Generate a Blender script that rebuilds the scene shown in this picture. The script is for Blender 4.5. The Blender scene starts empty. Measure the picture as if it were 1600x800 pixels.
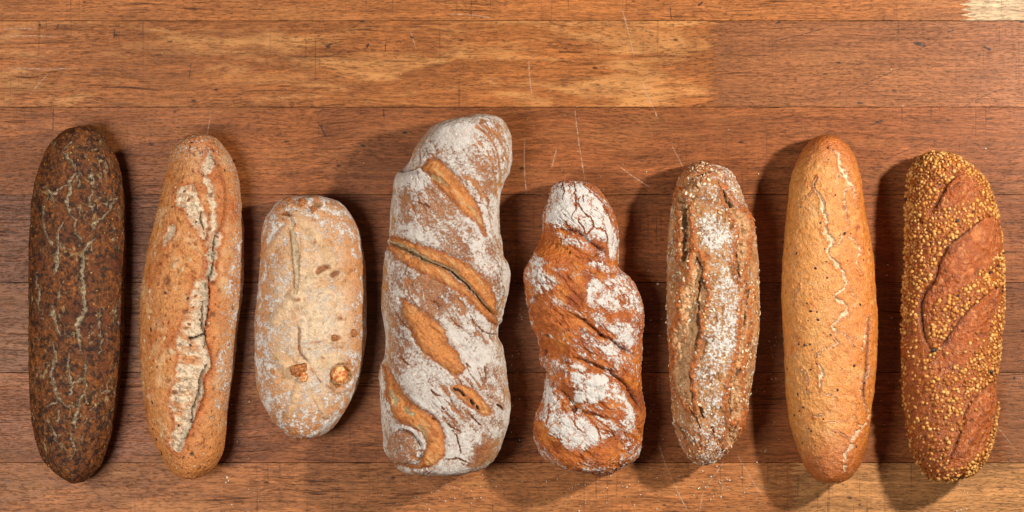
import bpy, bmesh, math, random
import numpy as np
from mathutils import Vector, Matrix, Euler

# ------------------------------------------------------------------ scene, camera, light
scene = bpy.context.scene
COL = scene.collection
S = 0.0005            # metres per unit of the layout grid (the board is laid out on a 1600 x 800 grid)
HC = 4000.0           # camera height in grid units (2 m)

cam_d = bpy.data.cameras.new('camera'); cam = bpy.data.objects.new('camera', cam_d); COL.objects.link(cam)
cam.location = (0, 0, HC * S)
cam_d.sensor_fit = 'HORIZONTAL'; cam_d.angle = 2 * math.atan(800 / HC)
cam_d.clip_start = 0.05; cam_d.clip_end = 100
scene.camera = cam

world = bpy.data.worlds.new('World'); scene.world = world; world.use_nodes = True
bg = world.node_tree.nodes['Background']
bg.inputs[0].default_value = (1.0, 0.93, 0.86, 1); bg.inputs[1].default_value = 0.05

def to_w(u, v, z=0):
    return Vector(((u - 800) * S, (400 - v) * S, z * S))

def lamp(name, u, v, z, tu, tv, size, watts, color, shape='DISK', sy=None):
    d = bpy.data.lights.new(name, 'AREA'); d.shape = shape; d.size = size; d.energy = watts; d.color = color
    if sy: d.size_y = sy
    o = bpy.data.objects.new(name, d); COL.objects.link(o)
    o.location = to_w(u, v, z)
    o.rotation_euler = (to_w(tu, tv, 0) - o.location).to_track_quat('-Z', 'Y').to_euler()
    return o
lamp('key_lamp', 2250, -60, 1300, 1000, 400, 0.065, 12.2, (1.0, 0.93, 0.84))
lamp('soft_lamp', -420, 640, 2150, 400, 420, 0.46, 11.8, (1.0, 0.94, 0.88))

scene.view_settings.view_transform = 'Standard'; scene.view_settings.look = 'None'
scene.view_settings.exposure = -0.05; scene.view_settings.gamma = 1.0
scene.view_settings.use_curve_mapping = False
scene.render.engine = 'CYCLES'

# ------------------------------------------------------------------ numeric helpers
rs = np.random.RandomState(7)
PERM = rs.permutation(512).astype(np.int64); PERM = np.concatenate([PERM, PERM, PERM])
GR = rs.normal(size=(512, 3)); GR /= np.linalg.norm(GR, axis=1)[:, None]

def perlin(x, y, z):
    xi = np.floor(x).astype(np.int64); yi = np.floor(y).astype(np.int64); zi = np.floor(z).astype(np.int64)
    xf = x - xi; yf = y - yi; zf = z - zi
    u = xf * xf * xf * (xf * (xf * 6 - 15) + 10); v = yf * yf * yf * (yf * (yf * 6 - 15) + 10); w = zf * zf * zf * (zf * (zf * 6 - 15) + 10)
    xi &= 511; yi &= 511; zi &= 511
    def g(dx, dy, dz):
        h = PERM[PERM[PERM[(xi + dx) & 511] + ((yi + dy) & 511)] % 512 + ((zi + dz) & 511)] & 511
        q = GR[h]
        return q[:, 0] * (xf - dx) + q[:, 1] * (yf - dy) + q[:, 2] * (zf - dz)
    def L(a, b, t): return a + (b - a) * t
    return 1.5 * L(L(L(g(0,0,0), g(1,0,0), u), L(g(0,1,0), g(1,1,0), u), v), L(L(g(0,0,1), g(1,0,1), u), L(g(0,1,1), g(1,1,1), u), v), w)

def fbm(P, wl, octv=4, seed=0, rough=0.55):
    a = 1.0; s = 0; tot = 0
    x, y, z = P[:, 0] / wl + seed * 17.3, P[:, 1] / wl + seed * 5.7, P[:, 2] / wl + seed * 9.1
    for _ in range(octv):
        s = s + a * perlin(x, y, z); tot += a; a *= rough
        x, y, z = x * 2.03 + 3.1, y * 2.03 + 1.7, z * 2.03 + 7.7
    return s / tot

def sstep(a, b, x):
    t = np.clip((x - a) / (b - a), 0, 1); return t * t * (3 - 2 * t)

def lin(c):
    c = np.asarray(c, float) / 255.0
    return np.where(c <= 0.04045, c / 12.92, ((c + 0.055) / 1.055) ** 2.4)
ALB = 1.0
def A(r, g, b): return lin((r, g, b)) * ALB

def pchip(x, y, xq):
    x = np.asarray(x, float); y = np.asarray(y, float); h = np.diff(x); d = np.diff(y) / h
    m = np.zeros_like(y)
    for i in range(1, len(x) - 1):
        if d[i - 1] * d[i] > 0:
            w1 = 2 * h[i] + h[i - 1]; w2 = h[i] + 2 * h[i - 1]
            m[i] = (w1 + w2) / (w1 / d[i - 1] + w2 / d[i])
    m[0] = d[0]; m[-1] = d[-1]
    k = np.clip(np.searchsorted(x, xq) - 1, 0, len(x) - 2)
    t = (xq - x[k]) / h[k]
    return ((1 + 2 * t) * (1 - t) ** 2 * y[k] + t * (1 - t) ** 2 * h[k] * m[k] + t * t * (3 - 2 * t) * y[k + 1] + t * t * (t - 1) * h[k] * m[k + 1])

def crop(x0, y0, s):
    return lambda *pts: [(x0 + a / s, y0 + b / s) for a, b in pts]

def smooth_line(pts, n=3):
    """Catmull-Rom through the points"""
    p = np.array(pts, float)
    if len(p) < 3: return p
    q = np.vstack([2 * p[0] - p[1], p, 2 * p[-1] - p[-2]]); out = []
    for i in range(1, len(q) - 2):
        for j in range(n):
            t = j / n
            out.append(0.5 * (2 * q[i] + (q[i + 1] - q[i - 1]) * t + (2 * q[i - 1] - 5 * q[i] + 4 * q[i + 1] - q[i + 2]) * t * t + (3 * q[i] - q[i - 1] - 3 * q[i + 1] + q[i + 2]) * t ** 3))
    out.append(p[-1])
    return np.array(out)

# ------------------------------------------------------------------ mesh helpers
def mesh_from(name, V, F, normals=None, attrs=None):
    """V (n,3), F (m,4) quads or (m,3) triangles"""
    me = bpy.data.meshes.new(name)
    k = F.shape[1]
    me.vertices.add(len(V)); me.vertices.foreach_set('co', np.ascontiguousarray(V, dtype=np.float32).ravel())
    me.loops.add(F.size); me.loops.foreach_set('vertex_index', F.astype(np.int32).ravel())
    me.polygons.add(len(F)); me.polygons.foreach_set('loop_start', (np.arange(len(F)) * k).astype(np.int32))
    me.polygons.foreach_set('use_smooth', np.ones(len(F), dtype=bool))
    me.update(calc_edges=True); me.validate()
    if attrs:
        for n, a in attrs.items():
            if a.ndim == 2:
                at = me.attributes.new(n, 'FLOAT_COLOR', 'POINT')
                at.data.foreach_set('color', np.hstack([a, np.ones((len(a), 1))]).astype(np.float32).ravel())
            else:
                at = me.attributes.new(n, 'FLOAT', 'POINT'); at.data.foreach_set('value', a.astype(np.float32))
    if normals is not None:
        me.normals_split_custom_set_from_vertices([tuple(x) for x in normals])
    return me

def link(name, data, parent=None, mat=None, loc=None):
    o = bpy.data.objects.new(name, data); COL.objects.link(o)
    if parent: o.parent = parent
    if mat and data is not None and not data.materials: data.materials.append(mat)
    if loc is not None: o.location = loc
    return o

# ------------------------------------------------------------------ materials
class NT:
    def __init__(self, name):
        self.m = bpy.data.materials.new(name); self.m.use_nodes = True
        self.t = self.m.node_tree; self.b = self.t.nodes['Principled BSDF']
    def n(self, typ, **kw):
        o = self.t.nodes.new(typ)
        for k, v in kw.items(): setattr(o, k, v)
        return o
    def l(self, a, b): self.t.links.new(a, b)
    def put(self, sock, v):
        if hasattr(v, 'is_linked') or hasattr(v, 'links'): self.l(v, sock)
        else: sock.default_value = v
    def math(self, op, a, b=None, c=None, clamp=False):
        o = self.n('ShaderNodeMath', operation=op, use_clamp=clamp); self.put(o.inputs[0], a)
        if b is not None: self.put(o.inputs[1], b)
        if c is not None: self.put(o.inputs[2], c)
        return o.outputs[0]
    def vmath(self, op, a, b=None, out=0):
        o = self.n('ShaderNodeVectorMath', operation=op); self.put(o.inputs[0], a)
        if b is not None: self.put(o.inputs[1], b)
        return o.outputs[out]
    def rng(self, v, a, b, c=0.0, d=1.0, smooth=False):
        o = self.n('ShaderNodeMapRange', interpolation_type='SMOOTHSTEP' if smooth else 'LINEAR'); self.put(o.inputs[0], v)
        for i, x in enumerate((a, b, c, d)): self.put(o.inputs[1 + i], x)
        return o.outputs[0]
    def noise(self, vec, scale, detail=3, rough=0.55, dist=0.0, color=False):
        o = self.n('ShaderNodeTexNoise'); self.l(vec, o.inputs['Vector'])
        o.inputs['Scale'].default_value = scale; o.inputs['Detail'].default_value = detail
        o.inputs['Roughness'].default_value = rough; o.inputs['Distortion'].default_value = dist
        return o.outputs['Color' if color else 'Fac']
    def mix(self, f, a, b, typ='MIX'):
        o = self.n('ShaderNodeMix', data_type='RGBA', blend_type=typ); self.put(o.inputs[0], f)
        self.put(o.inputs[6], a); self.put(o.inputs[7], b); return o.outputs[2]
    def scale(self, vec, s):
        o = self.n('ShaderNodeMapping'); self.l(vec, o.inputs[0]); o.inputs['Scale'].default_value = s; return o.outputs[0]
    def attr(self, name, out='Fac'):
        o = self.n('ShaderNodeAttribute', attribute_name=name); return o.outputs[out]
    def bump(self, h, strength, dist):
        o = self.n('ShaderNodeBump'); o.inputs['Strength'].default_value = strength; o.inputs['Distance'].default_value = dist
        self.l(h, o.inputs['Height']); self.l(o.outputs[0], self.b.inputs['Normal'])

FLOUR = tuple(A(230, 226, 218)) + (1,)

def bread_mat(name, rough=0.55, bump=0.5, var=(0.74, 1.20), spec=0.3, mottle=0.0, crackle_scale=230, toast=0.5, pale=0.05, grit=2.1, fmix=0.93, hair=0.0, hair_col=(0.6, 0.42, 0.25, 1), dots=0.0):
    k = NT(name)
    co = k.n('ShaderNodeTexCoord').outputs['Object']
    col = k.attr('col', 'Color'); fl = k.attr('flour'); crk = k.attr('crk')
    n1 = k.noise(co, 850, 3, 0.6)
    n0 = k.noise(co, 210, 4, 0.6)
    f1 = k.rng(n1, 0.28, 0.72, var[0], var[1])
    f0 = k.rng(n0, 0.3, 0.7, 1 - mottle, 1 + mottle * 0.6)
    f = k.math('MULTIPLY', f1, f0)
    base = k.vmath('SCALE', col); k.put(base.node.inputs['Scale'], f)
    tn = k.noise(co, 300, 6, 0.78)
    base = k.mix(k.math('MULTIPLY', k.rng(tn, 0.51, 0.60, 0, 1, True), toast), base, k.vmath('MULTIPLY', base, (0.42, 0.33, 0.27)))
    pn = k.noise(co, 480, 5, 0.75)
    base = k.mix(k.math('MULTIPLY', k.rng(pn, 0.55, 0.66, 0, 1, True), pale), base, tuple(A(236, 208, 164)) + (1,))
    warp = k.noise(co, 130, 4, 0.65, color=True)
    wv = k.n('ShaderNodeVectorMath', operation='MULTIPLY_ADD'); k.l(warp, wv.inputs[0]); wv.inputs[1].default_value = (0.012, 0.012, 0.012); k.l(co, wv.inputs[2])
    vor = k.n('ShaderNodeTexVoronoi', feature='DISTANCE_TO_EDGE'); k.l(wv.outputs[0], vor.inputs['Vector']); vor.inputs['Scale'].default_value = crackle_scale
    line = k.rng(k.math('ADD', vor.outputs['Distance'], k.math('MULTIPLY', k.rng(k.noise(co, 120, 3), 0.42, 0.62), 0.22)), 0.02, 0.12, 0, 1, True)
    if hair > 0:
        v2 = k.n('ShaderNodeTexVoronoi', feature='DISTANCE_TO_EDGE'); k.l(wv.outputs[0], v2.inputs['Vector']); v2.inputs['Scale'].default_value = 95
        hl = k.rng(v2.outputs['Distance'], 0.0, 0.045, 1, 0, True)
        gate = k.rng(k.noise(co, 45, 3), 0.5, 0.66)
        base = k.mix(k.math('MULTIPLY', k.math('MULTIPLY', hl, gate), hair), base, hair_col)
    if dots > 0:
        v3 = k.n('ShaderNodeTexVoronoi', feature='F1'); k.l(co, v3.inputs['Vector']); v3.inputs['Scale'].default_value = 190
        sep = k.n('ShaderNodeSeparateColor'); k.l(v3.outputs['Color'], sep.inputs[0])
        dm = k.math('MULTIPLY', k.rng(v3.outputs['Distance'], 0.12, 0.2, 1, 0), k.math('GREATER_THAN', sep.outputs[0], 1 - dots))
        base = k.mix(k.math('MULTIPLY', dm, 0.75), base, (0.04, 0.018, 0.006, 1))
    n3 = k.noise(co, 620, 5, 0.72)
    ff = k.rng(k.math('ADD', fl, k.math('MULTIPLY', k.math('SUBTRACT', n3, 0.5), grit)), 0.36, 0.66, 0, 1, True)
    ff = k.math('MULTIPLY', ff, k.rng(fl, 0.0, 0.12))
    ff = k.math('MULTIPLY', ff, k.math('SUBTRACT', 1.0, k.math('MULTIPLY', crk, k.math('SUBTRACT', 1.0, line))))
    fv = k.rng(k.noise(co, 300, 4, 0.65), 0.3, 0.7, 0.74, 1.04)
    fcol = k.vmath('SCALE', FLOUR[:3]); k.put(fcol.node.inputs['Scale'], fv)
    out = k.mix(k.math('MULTIPLY', ff, fmix), base, fcol)
    k.l(out, k.b.inputs['Base Color'])
    k.put(k.b.inputs['Roughness'], k.rng(ff, 0, 1, rough, 0.95))
    k.b.inputs['Specular IOR Level'].default_value = spec
    h = k.math('ADD', k.math('MULTIPLY', n1, 0.9), k.math('MULTIPLY', n0, 1.2))
    h = k.math('ADD', h, k.math('MULTIPLY', ff, 0.35))
    k.bump(k.math('SUBTRACT', h, k.math('MULTIPLY', tn, 0.5)), bump, 0.0014)
    return k.m

def plain_mat(name, c, rough=0.5, var=0.3, scale=600, bump=0.3, rnd=0.0, spec=0.4, c2=None):
    k = NT(name)
    co = k.n('ShaderNodeTexCoord').outputs['Object']
    n = k.noise(co, scale, 3)
    f = k.rng(n, 0.3, 0.7, 1 - var, 1 + var)
    if rnd: f = k.math('MULTIPLY', f, k.rng(k.n('ShaderNodeObjectInfo').outputs['Random'], 0, 1, 1 - rnd, 1 + rnd))
    c4 = tuple(c) + (1,)
    src = k.mix(k.rng(k.noise(co, scale * 0.4, 2), 0.42, 0.58), c4, tuple(c2) + (1,)) if c2 is not None else c4
    o = k.vmath('SCALE', src if c2 is not None else c4[:3]); k.put(o.node.inputs['Scale'], f)
    k.l(o, k.b.inputs['Base Color']); k.b.inputs['Roughness'].default_value = rough
    k.b.inputs['Specular IOR Level'].default_value = spec
    k.bump(n, bump, 0.0006)
    return k.m

# wood: plank colour comes from the object, worn streaks from its alpha
PALE = [((972,15),(985,62)),((985,62),(991,88)),((1003,125),(1022,170)),((1022,170),(1028,186)),((1050,228),(1068,262)),
        ((1028,690),(1048,745)),((1048,745),(1078,804)),((1152,710),(1192,776)),((1130,722),(1100,765)),((1100,765),(1093,806)),
        ((898,170),(914,282)),((641,45),(650,76)),((43,153),(75,116)),((965,258),(1018,294)),((826,95),(832,152)),((820,215),(823,305)),
        ((457,56),(462,72)),((0,46),(60,46)),((0,58),(90,58)),((10,105),(130,105)),((330,172),(300,300)),((1500,610),(1585,700)),((700,22),(770,28)),((870,232),(862,262))]
DARK = [((508,71),(517,75),3.2),((1090,9),(1098,3),2.6),((599,170),(601,186),2.0),((627,207),(637,207),2.6),((1427,67),(1447,72),5.0),((1536,73),(1549,79),3.0),
        ((1528,87),(1532,86),2.4),((1479,51),(1492,46),1.8),((1337,161),(1349,162),2.6),((1540,186),(1551,184),2.8),((562,33),(570,34),2.4),((641,57),(647,60),2.2),
        ((92,37),(89,45),2.0),((62,37),(63,42),1.8),((130,3),(134,3),2.4),((1047,10),(1049,31),1.2),((1210,38),(1222,32),2.4),((1155,39),(1160,39),2.6),
        ((1362,196),(1380,187),1.6),((500,195),(510,215),1.4),((576,68),(573,75),3.0),((180,40),(178,60),0.9),((84,168),(83,212),0.9),((299,96),(296,122),0.9),
        ((604,60),(602,82),0.9),((200,648),(203,652),3.2),((1583,591),(1587,591),3.4),((1342,790),(1344,788),2.6),((1122,795),(1124,796),3.0),((990,331),(991,333),3.2),
        ((214,442),(222,438),2.0),((1195,67),(1300,40),0.8),((1310,150),(1420,100),0.7),((1500,170),(1560,140),0.7),((1380,250),(1460,215),0.7),((1420,460),(1600,330),0.6)]

def wood_mat():
    k = NT('worn_beech')
    geo = k.n('ShaderNodeNewGeometry').outputs['Position']
    oi = k.n('ShaderNodeObjectInfo')
    off = k.n('ShaderNodeCombineXYZ'); k.l(k.math('MULTIPLY', oi.outputs['Random'], 7.3), off.inputs[2]); k.l(k.math('MULTIPLY', oi.outputs['Random'], 3.1), off.inputs[0])
    p0 = k.vmath('ADD', geo, off.outputs[0])
    # grain direction wanders a little
    w = k.noise(k.scale(p0, (9, 14, 1)), 1.0, 2)
    wob = k.n('ShaderNodeCombineXYZ'); k.l(k.math('MULTIPLY', k.math('SUBTRACT', w, 0.5), 0.012), wob.inputs[1])
    p = k.vmath('ADD', p0, wob.outputs[0])
    tone = k.noise(k.scale(p, (5, 40, 1)), 1.0, 4, 0.65)
    grain = k.noise(k.scale(p, (14, 420, 1)), 1.0, 4, 0.7)
    fine = k.noise(k.scale(p, (110, 900, 1)), 1.0, 3, 0.7)
    fle = k.noise(k.scale(p, (210, 1050, 1)), 1.0, 2, 0.5)
    fleck = k.rng(fle, 0.54, 0.64, 0, 1, True)
    fgate = k.rng(k.noise(k.scale(p0, (16, 40, 1)), 1.0, 3), 0.35, 0.62, 0.5, 1)
    fleck = k.math('MULTIPLY', fleck, fgate)
    dashes = k.rng(k.noise(k.scale(p, (260, 900, 1)), 1.0, 1, 0.5), 0.63, 0.70, 0, 1, True)
    longf = k.rng(k.noise(k.scale(p, (26, 620, 1)), 1.0, 2, 0.5), 0.60, 0.68, 0, 1, True)
    longf = k.math('MULTIPLY', longf, k.rng(k.noise(k.scale(p0, (7, 16, 1)), 1.0, 2), 0.46, 0.6))
    cross = k.rng(k.noise(k.scale(p0, (620, 16, 1)), 1.0, 1, 0.5), 0.645, 0.71, 0, 1, True)
    cross = k.math('MULTIPLY', cross, k.rng(k.noise(k.scale(p0, (14, 14, 1)), 1.0, 2), 0.45, 0.6))
    stain = k.rng(k.noise(k.scale(p0, (9, 24, 1)), 1.0, 6, 0.72), 0.48, 0.70)
    f = k.rng(tone, 0.3, 0.7, 0.84, 1.16)
    f = k.math('MULTIPLY', f, k.rng(grain, 0.3, 0.7, 0.66, 1.32))
    f = k.math('MULTIPLY', f, k.rng(fine, 0.3, 0.7, 0.60, 1.38))
    col = k.vmath('SCALE', oi.outputs['Color']); k.put(col.node.inputs['Scale'], f)
    # worn pale streaks
    st = k.rng(k.noise(k.scale(p, (11, 52, 1)), 1.0, 5, 0.65, 0.6), 0.50, 0.64)
    col = k.mix(k.math('MULTIPLY', k.math('MULTIPLY', st, oi.outputs['Alpha']), 0.75), col, tuple(A(216, 154, 92)) + (1,))
    dk = tuple(A(50, 27, 17)) + (1,)
    col = k.mix(k.math('MULTIPLY', stain, 0.38), col, tuple(A(74, 40, 23)) + (1,))
    col = k.mix(k.math('MULTIPLY', fleck, 0.5), col, dk)
    col = k.mix(k.math('MULTIPLY', k.math('MULTIPLY', dashes, fgate), 0.5), col, dk)
    col = k.mix(k.math('MULTIPLY', longf, 0.75), col, dk)
    col = k.mix(k.math('MULTIPLY', cross, 0.42), col, dk)
    # nicks
    vn = k.n('ShaderNodeTexVoronoi', feature='F1'); k.l(k.scale(p, (48, 95, 1)), vn.inputs['Vector']); vn.inputs['Scale'].default_value = 1.0
    sp = k.n('ShaderNodeSeparateColor'); k.l(vn.outputs['Color'], sp.inputs[0])
    nk = k.math('MULTIPLY', k.rng(k.math('ADD', vn.outputs['Distance'], k.math('MULTIPLY', k.math('SUBTRACT', k.noise(p0, 420, 3), 0.5), 0.16)), 0.06, 0.13, 1, 0), k.math('GREATER_THAN', sp.outputs[0], 0.72))
    col = k.mix(k.math('MULTIPLY', nk, 0.8), col, tuple(A(38, 24, 20)) + (1,))
    # dried flour dust
    dust = k.math('MULTIPLY', k.rng(k.noise(geo, 7, 3), 0.60, 0.74), k.rng(k.noise(geo, 900, 3, 0.7), 0.55, 0.68))
    col = k.mix(k.math('MULTIPLY', dust, 0.32), col, tuple(A(205, 180, 160)) + (1,))
    k.l(col, k.b.inputs['Base Color'])
    k.put(k.b.inputs['Roughness'], k.rng(tone, 0.3, 0.7, 0.50, 0.38))
    k.b.inputs['Specular IOR Level'].default_value = 0.2
    hh = k.math('SUBTRACT', k.math('MULTIPLY', grain, 0.5), k.math('ADD', k.math('MULTIPLY', fleck, 0.5), k.math('MULTIPLY', longf, 0.6)))
    k.bump(hh, 0.6, 0.0005)
    return k.m

# ------------------------------------------------------------------ the table top: planks with finger joints
MW = wood_mat()
base_bm = bmesh.new()
bmesh.ops.create_cube(base_bm, size=1.0, matrix=Matrix.Translation(to_w(800, 400, -61)) @ Matrix.Diagonal((3400 * S, 1900 * S, 60 * S, 1)))
bme = bpy.data.meshes.new('table_top'); base_bm.to_mesh(bme); base_bm.free()
table = link('table_top', bme, None, plain_mat('dark_glue_joint', A(46, 27, 16), 0.8))
table['kind'] = 'structure'; table['label'] = 'worn brown butcher block table top of finger jointed beech planks'
ROWS = [-516, -379, -242, -104, 32.5, 167.3, 304.3, 441.5, 582, 723, 861, 998, 1136, 1273]
WOODC = dict(o=(168,103,55), p=(180,152,118), h=(160,97,50), d=(142,88,53), m=(150,88,45), n=(138,80,43), k=(126,76,45), g=(144,93,60), r=(150,90,51), t=(166,105,60), y=(178,125,76))
LAY = {3: [('o', .2), 1510, ('p', .3)], 4: [('h', .9), 1116, ('d', .1)], 5: [('m', .15), 496, ('n', .1)], 6: [('k', .0), 300, ('n', .1)],
       7: [('g', .15), 560, ('k', .05)], 8: [('r', .2), 640, ('n', .1), 1568, ('g', .3)], 9: [('t', .3), 1240, ('y', .6)]}
rnd = random.Random(3)
JOINT = [None, None]
def plank(y0, y1, x0, x1, ph0, ph1, c, alpha, j0, j1):
    pitch = 8.3; amp = 11.0; g = 0.5
    n = max(3, int(round((y1 - y0) / pitch))) * 2
    def edge(x, jag, inset):
        return [(x + (amp * (1 if i % 2 else -1) * rnd.uniform(0.7, 1.1) if jag else 0) + inset, (y0 + g) + (y1 - y0 - 2 * g) * i / n) for i in range(n + 1)]
    def side(y, xa, xb):                                     # worn, very slightly wavering long edge
        m = int(abs(xb - xa) / 22); return [(xa + (xb - xa) * i / m, y + rnd.uniform(-0.28, 0.28)) for i in range(1, m)]
    if j0: JOINT[0] = [(u + 0.35, v) for u, v in JOINT[1]]
    L = JOINT[0] if j0 else edge(x0, False, 0)
    R = edge(x1, j1, -0.35 if j1 else 0); JOINT[1] = [(u + 0.35, v) for u, v in R]
    top = L + side(y1 - g, L[-1][0], R[-1][0]) + R[::-1] + side(y0 + g, R[0][0], L[0][0])
    bm = bmesh.new()
    vt = [bm.verts.new(to_w(u, v, 0)) for u, v in top]; vb = [bm.verts.new(to_w(u, v, -30)) for u, v in top]
    m = len(top)
    f_ = bm.faces.new(vt)
    for i in range(m):
        j = (i + 1) % m
        bm.faces.new((vt[j], vt[i], vb[i], vb[j]))
    bmesh.ops.triangulate(bm, faces=[f_])
    bmesh.ops.recalc_face_normals(bm, faces=bm.faces[:])
    me = bpy.data.meshes.new('plank'); bm.to_mesh(me); bm.free()
    o = link('plank', me, table, MW)
    o.color = tuple(A(*c)) + (alpha,)
    dz = rnd.uniform(-0.00006, 0.00006); o.location.z = dz
for r in range(len(ROWS) - 1):
    lay = LAY.get(r)
    if lay is None:
        lay = [(rnd.choice('omnrtd'), .2), rnd.uniform(200, 700), (rnd.choice('omnrtdk'), .2), rnd.uniform(1000, 1700), (rnd.choice('mnrtg'), .2)]
    xs = [-880] + [q for q in lay if not isinstance(q, tuple)] + [2480]
    cs = [q for q in lay if isinstance(q, tuple)]
    for i, (ck, al) in enumerate(cs):
        plank(ROWS[r], ROWS[r + 1], xs[i], xs[i + 1], 0, 0, WOODC[ck], al, i > 0, i < len(cs) - 1)

# scratches, dents and knife marks that belong to this board: thin worn strips lying in the surface
def mark_mat(name, c, alpha):
    k = NT(name); geo = k.n('ShaderNodeNewGeometry').outputs['Position']
    k.b.inputs['Base Color'].default_value = tuple(c) + (1,); k.b.inputs['Roughness'].default_value = 0.6
    k.put(k.b.inputs['Alpha'], k.math('MULTIPLY', k.rng(k.noise(geo, 420, 4, 0.7), 0.36, 0.6), alpha)); return k.m
MPALE = mark_mat('pale_scratch', A(220, 185, 155), 0.55); MDARK = mark_mat('dark_dent', A(34, 22, 20), 0.9)
def mark(name, a, b, w, mat):
    a = np.array(a, float); b = np.array(b, float); d = b - a; ln = np.hypot(*d); n_ = np.array((-d[1], d[0])) / ln
    m = max(4, int(ln / 3)); V = []; bend = rnd.uniform(-0.03, 0.03) * ln
    for i in range(m + 1):
        t = i / m; c = a + d * t + n_ * (bend * math.sin(math.pi * t) + rnd.uniform(-0.25, 0.25))
        h = w * 0.5 * (0.25 + 0.75 * min(1, min(t, 1 - t) * 5)) * rnd.uniform(0.55, 1.25)
        V += [to_w(*(c + n_ * h), 0.25), to_w(*(c - n_ * h), 0.25)]
    F = np.array([(2 * i, 2 * i + 1, 2 * i + 3, 2 * i + 2) for i in range(m)])[:, ::-1]
    link(name, mesh_from(name, np.array([tuple(v) for v in V]), F), table, mat)
for a_, b_ in PALE: mark('scratch', a_, b_, 1.9, MPALE)
for a_, b_, w_ in DARK: mark('dent', a_, b_, w_ * 1.5, MDARK)

# ------------------------------------------------------------------ loaves
class Loaf:
    def __init__(self, name, label, outline, H, seed, ntop=2.15, step=1.2, lump=1.0, label_cat='bread', wm=0.92, blister=0.8):
        self.name = name; self.seed = seed; self.cache = {}
        o = np.array([(v, a, b) for v, a, b in outline], float)
        v0, v1 = o[0, 0] - 0.5, o[-1, 0] + 0.5
        ph = np.arccos(np.clip(1 - 2 * (o[:, 0] - v0) / (v1 - v0), -1, 1))
        ph = np.concatenate([[0], ph, [math.pi]])
        xl = np.concatenate([[(o[0, 1] + o[0, 2]) / 2], o[:, 1], [(o[-1, 1] + o[-1, 2]) / 2]])
        xr = np.concatenate([[(o[0, 1] + o[0, 2]) / 2], o[:, 2], [(o[-1, 1] + o[-1, 2]) / 2]])
        nr = int((v1 - v0) / step)
        t = (np.arange(1, nr)) / nr
        vv = 0.6 * t + 0.4 * (1 - np.cos(math.pi * t)) / 2
        pq = np.arccos(1 - 2 * vv)
        v = v0 + (v1 - v0) * vv
        L = pchip(ph, xl, pq); R = pchip(ph, xr, pq)
        ze = 0.40 * H
        kk = 1 - ze / HC
        cx = (L + R) / 2; hw = (R - L) / 2 * kk
        cx = 800 + (cx - 800) * kk; vy = 400 + (v - 400) * kk
        W = hw.max()
        rr = np.clip(hw / (wm * W), 0, None); rr = np.where(rr < 1, rr, 1 + (rr - 1) * 0.35)
        f = np.where(rr < 1, np.sqrt(np.clip(1 - (1 - rr) ** 1.7, 0, 1)), rr)
        ker = np.hanning(15); ker /= ker.sum()
        f = np.convolve(np.pad(f, 7, mode='reflect', reflect_type='odd'), ker, 'valid'); f = np.clip(f, 0.02, None)
        nt = int(W * 3.2 / step); nb = 26
        th = np.concatenate([np.linspace(0, math.pi, nt), math.pi + np.linspace(0, math.pi, nb + 2)[1:-1]])
        ct, st = np.cos(th), np.sin(th)
        e = np.where(st >= 0, 2 / ntop, 2 / 2.7)
        sx = -np.sign(ct) * np.abs(ct) ** e
        sz = np.sign(st) * np.abs(st) ** e
        X = (cx[:, None] + hw[:, None] * sx[None] - 800) * S
        Y = np.repeat((400 - vy)[:, None], len(th), 1) * S
        Z = np.where(sz[None] >= 0, ze + (H - ze) * f[:, None] * sz[None], ze + ze * 1.25 * np.minimum(f, 1)[:, None] * sz[None])
        Z = np.maximum(Z, 0) * S
        n_r, n_c = X.shape
        V = np.stack([X, Y, Z], -1).reshape(-1, 3)
        p0 = np.array([(xl[0] - 800) * kk * S, (400 - (400 + (v0 - 400) * kk)) * S, ze * S])
        p1 = np.array([(xl[-1] - 800) * kk * S, (400 - (400 + (v1 - 400) * kk)) * S, ze * S])
        self.V = np.vstack([V, p0, p1])
        i, j = np.meshgrid(np.arange(n_r - 1), np.arange(n_c), indexing='ij')
        j2 = (j + 1) % n_c
        self.F = np.stack([i * n_c + j, (i + 1) * n_c + j, (i + 1) * n_c + j2, i * n_c + j2], -1).reshape(-1, 4)
        jj = np.arange(n_c); j2 = (jj + 1) % n_c; a = len(V)
        # caps as degenerate-free triangles stored apart
        self.T = np.vstack([np.stack([np.full(n_c, a), jj, j2], -1), np.stack([np.full(n_c, a + 1), (n_r - 1) * n_c + j2, (n_r - 1) * n_c + jj], -1)])
        self.N = self.normals(self.V)
        self.H = H
        b = self.V * (1 / S)
        kz = HC / (HC - b[:, 2])
        self.u = 800 + b[:, 0] * kz; self.v = 400 - b[:, 1] * kz
        self.top = sstep(0.15 * H * S, 0.5 * H * S, self.V[:, 2]) * sstep(-0.1, 0.15, self.N[:, 2])
        q = self.V / S
        self.q = q
        self.wu = self.u + 3.2 * fbm(q, 22, 2, seed + 1) + 2.2 * fbm(q, 6.5, 2, seed + 2)
        self.wv = self.v + 3.2 * fbm(q, 22, 2, seed + 3) + 2.2 * fbm(q, 6.5, 2, seed + 4)
        self.disp = lump * (2.6 * fbm(q, 90, 3, seed + 5) + 1.3 * fbm(q, 24, 3, seed + 6)) + blister * (1.1 * fbm(q, 9, 3, seed + 7) + 0.9 * fbm(q, 4, 2, seed + 8))
        self.col = np.zeros((len(self.V), 3)); self.flour = np.zeros(len(self.V)); self.crk = np.zeros(len(self.V))
        self.part = np.zeros(len(self.V), int); self.parts = ['crust']
        c0 = to_w((o[:, 1].mean() + o[:, 2].mean()) / 2, (v0 + v1) / 2, 0)
        self.root = bpy.data.objects.new(name, None); COL.objects.link(self.root); self.root.location = c0
        self.root.empty_display_size = 0.05
        self.root['label'] = label; self.root['category'] = label_cat
        self.origin = np.array(c0)
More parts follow.
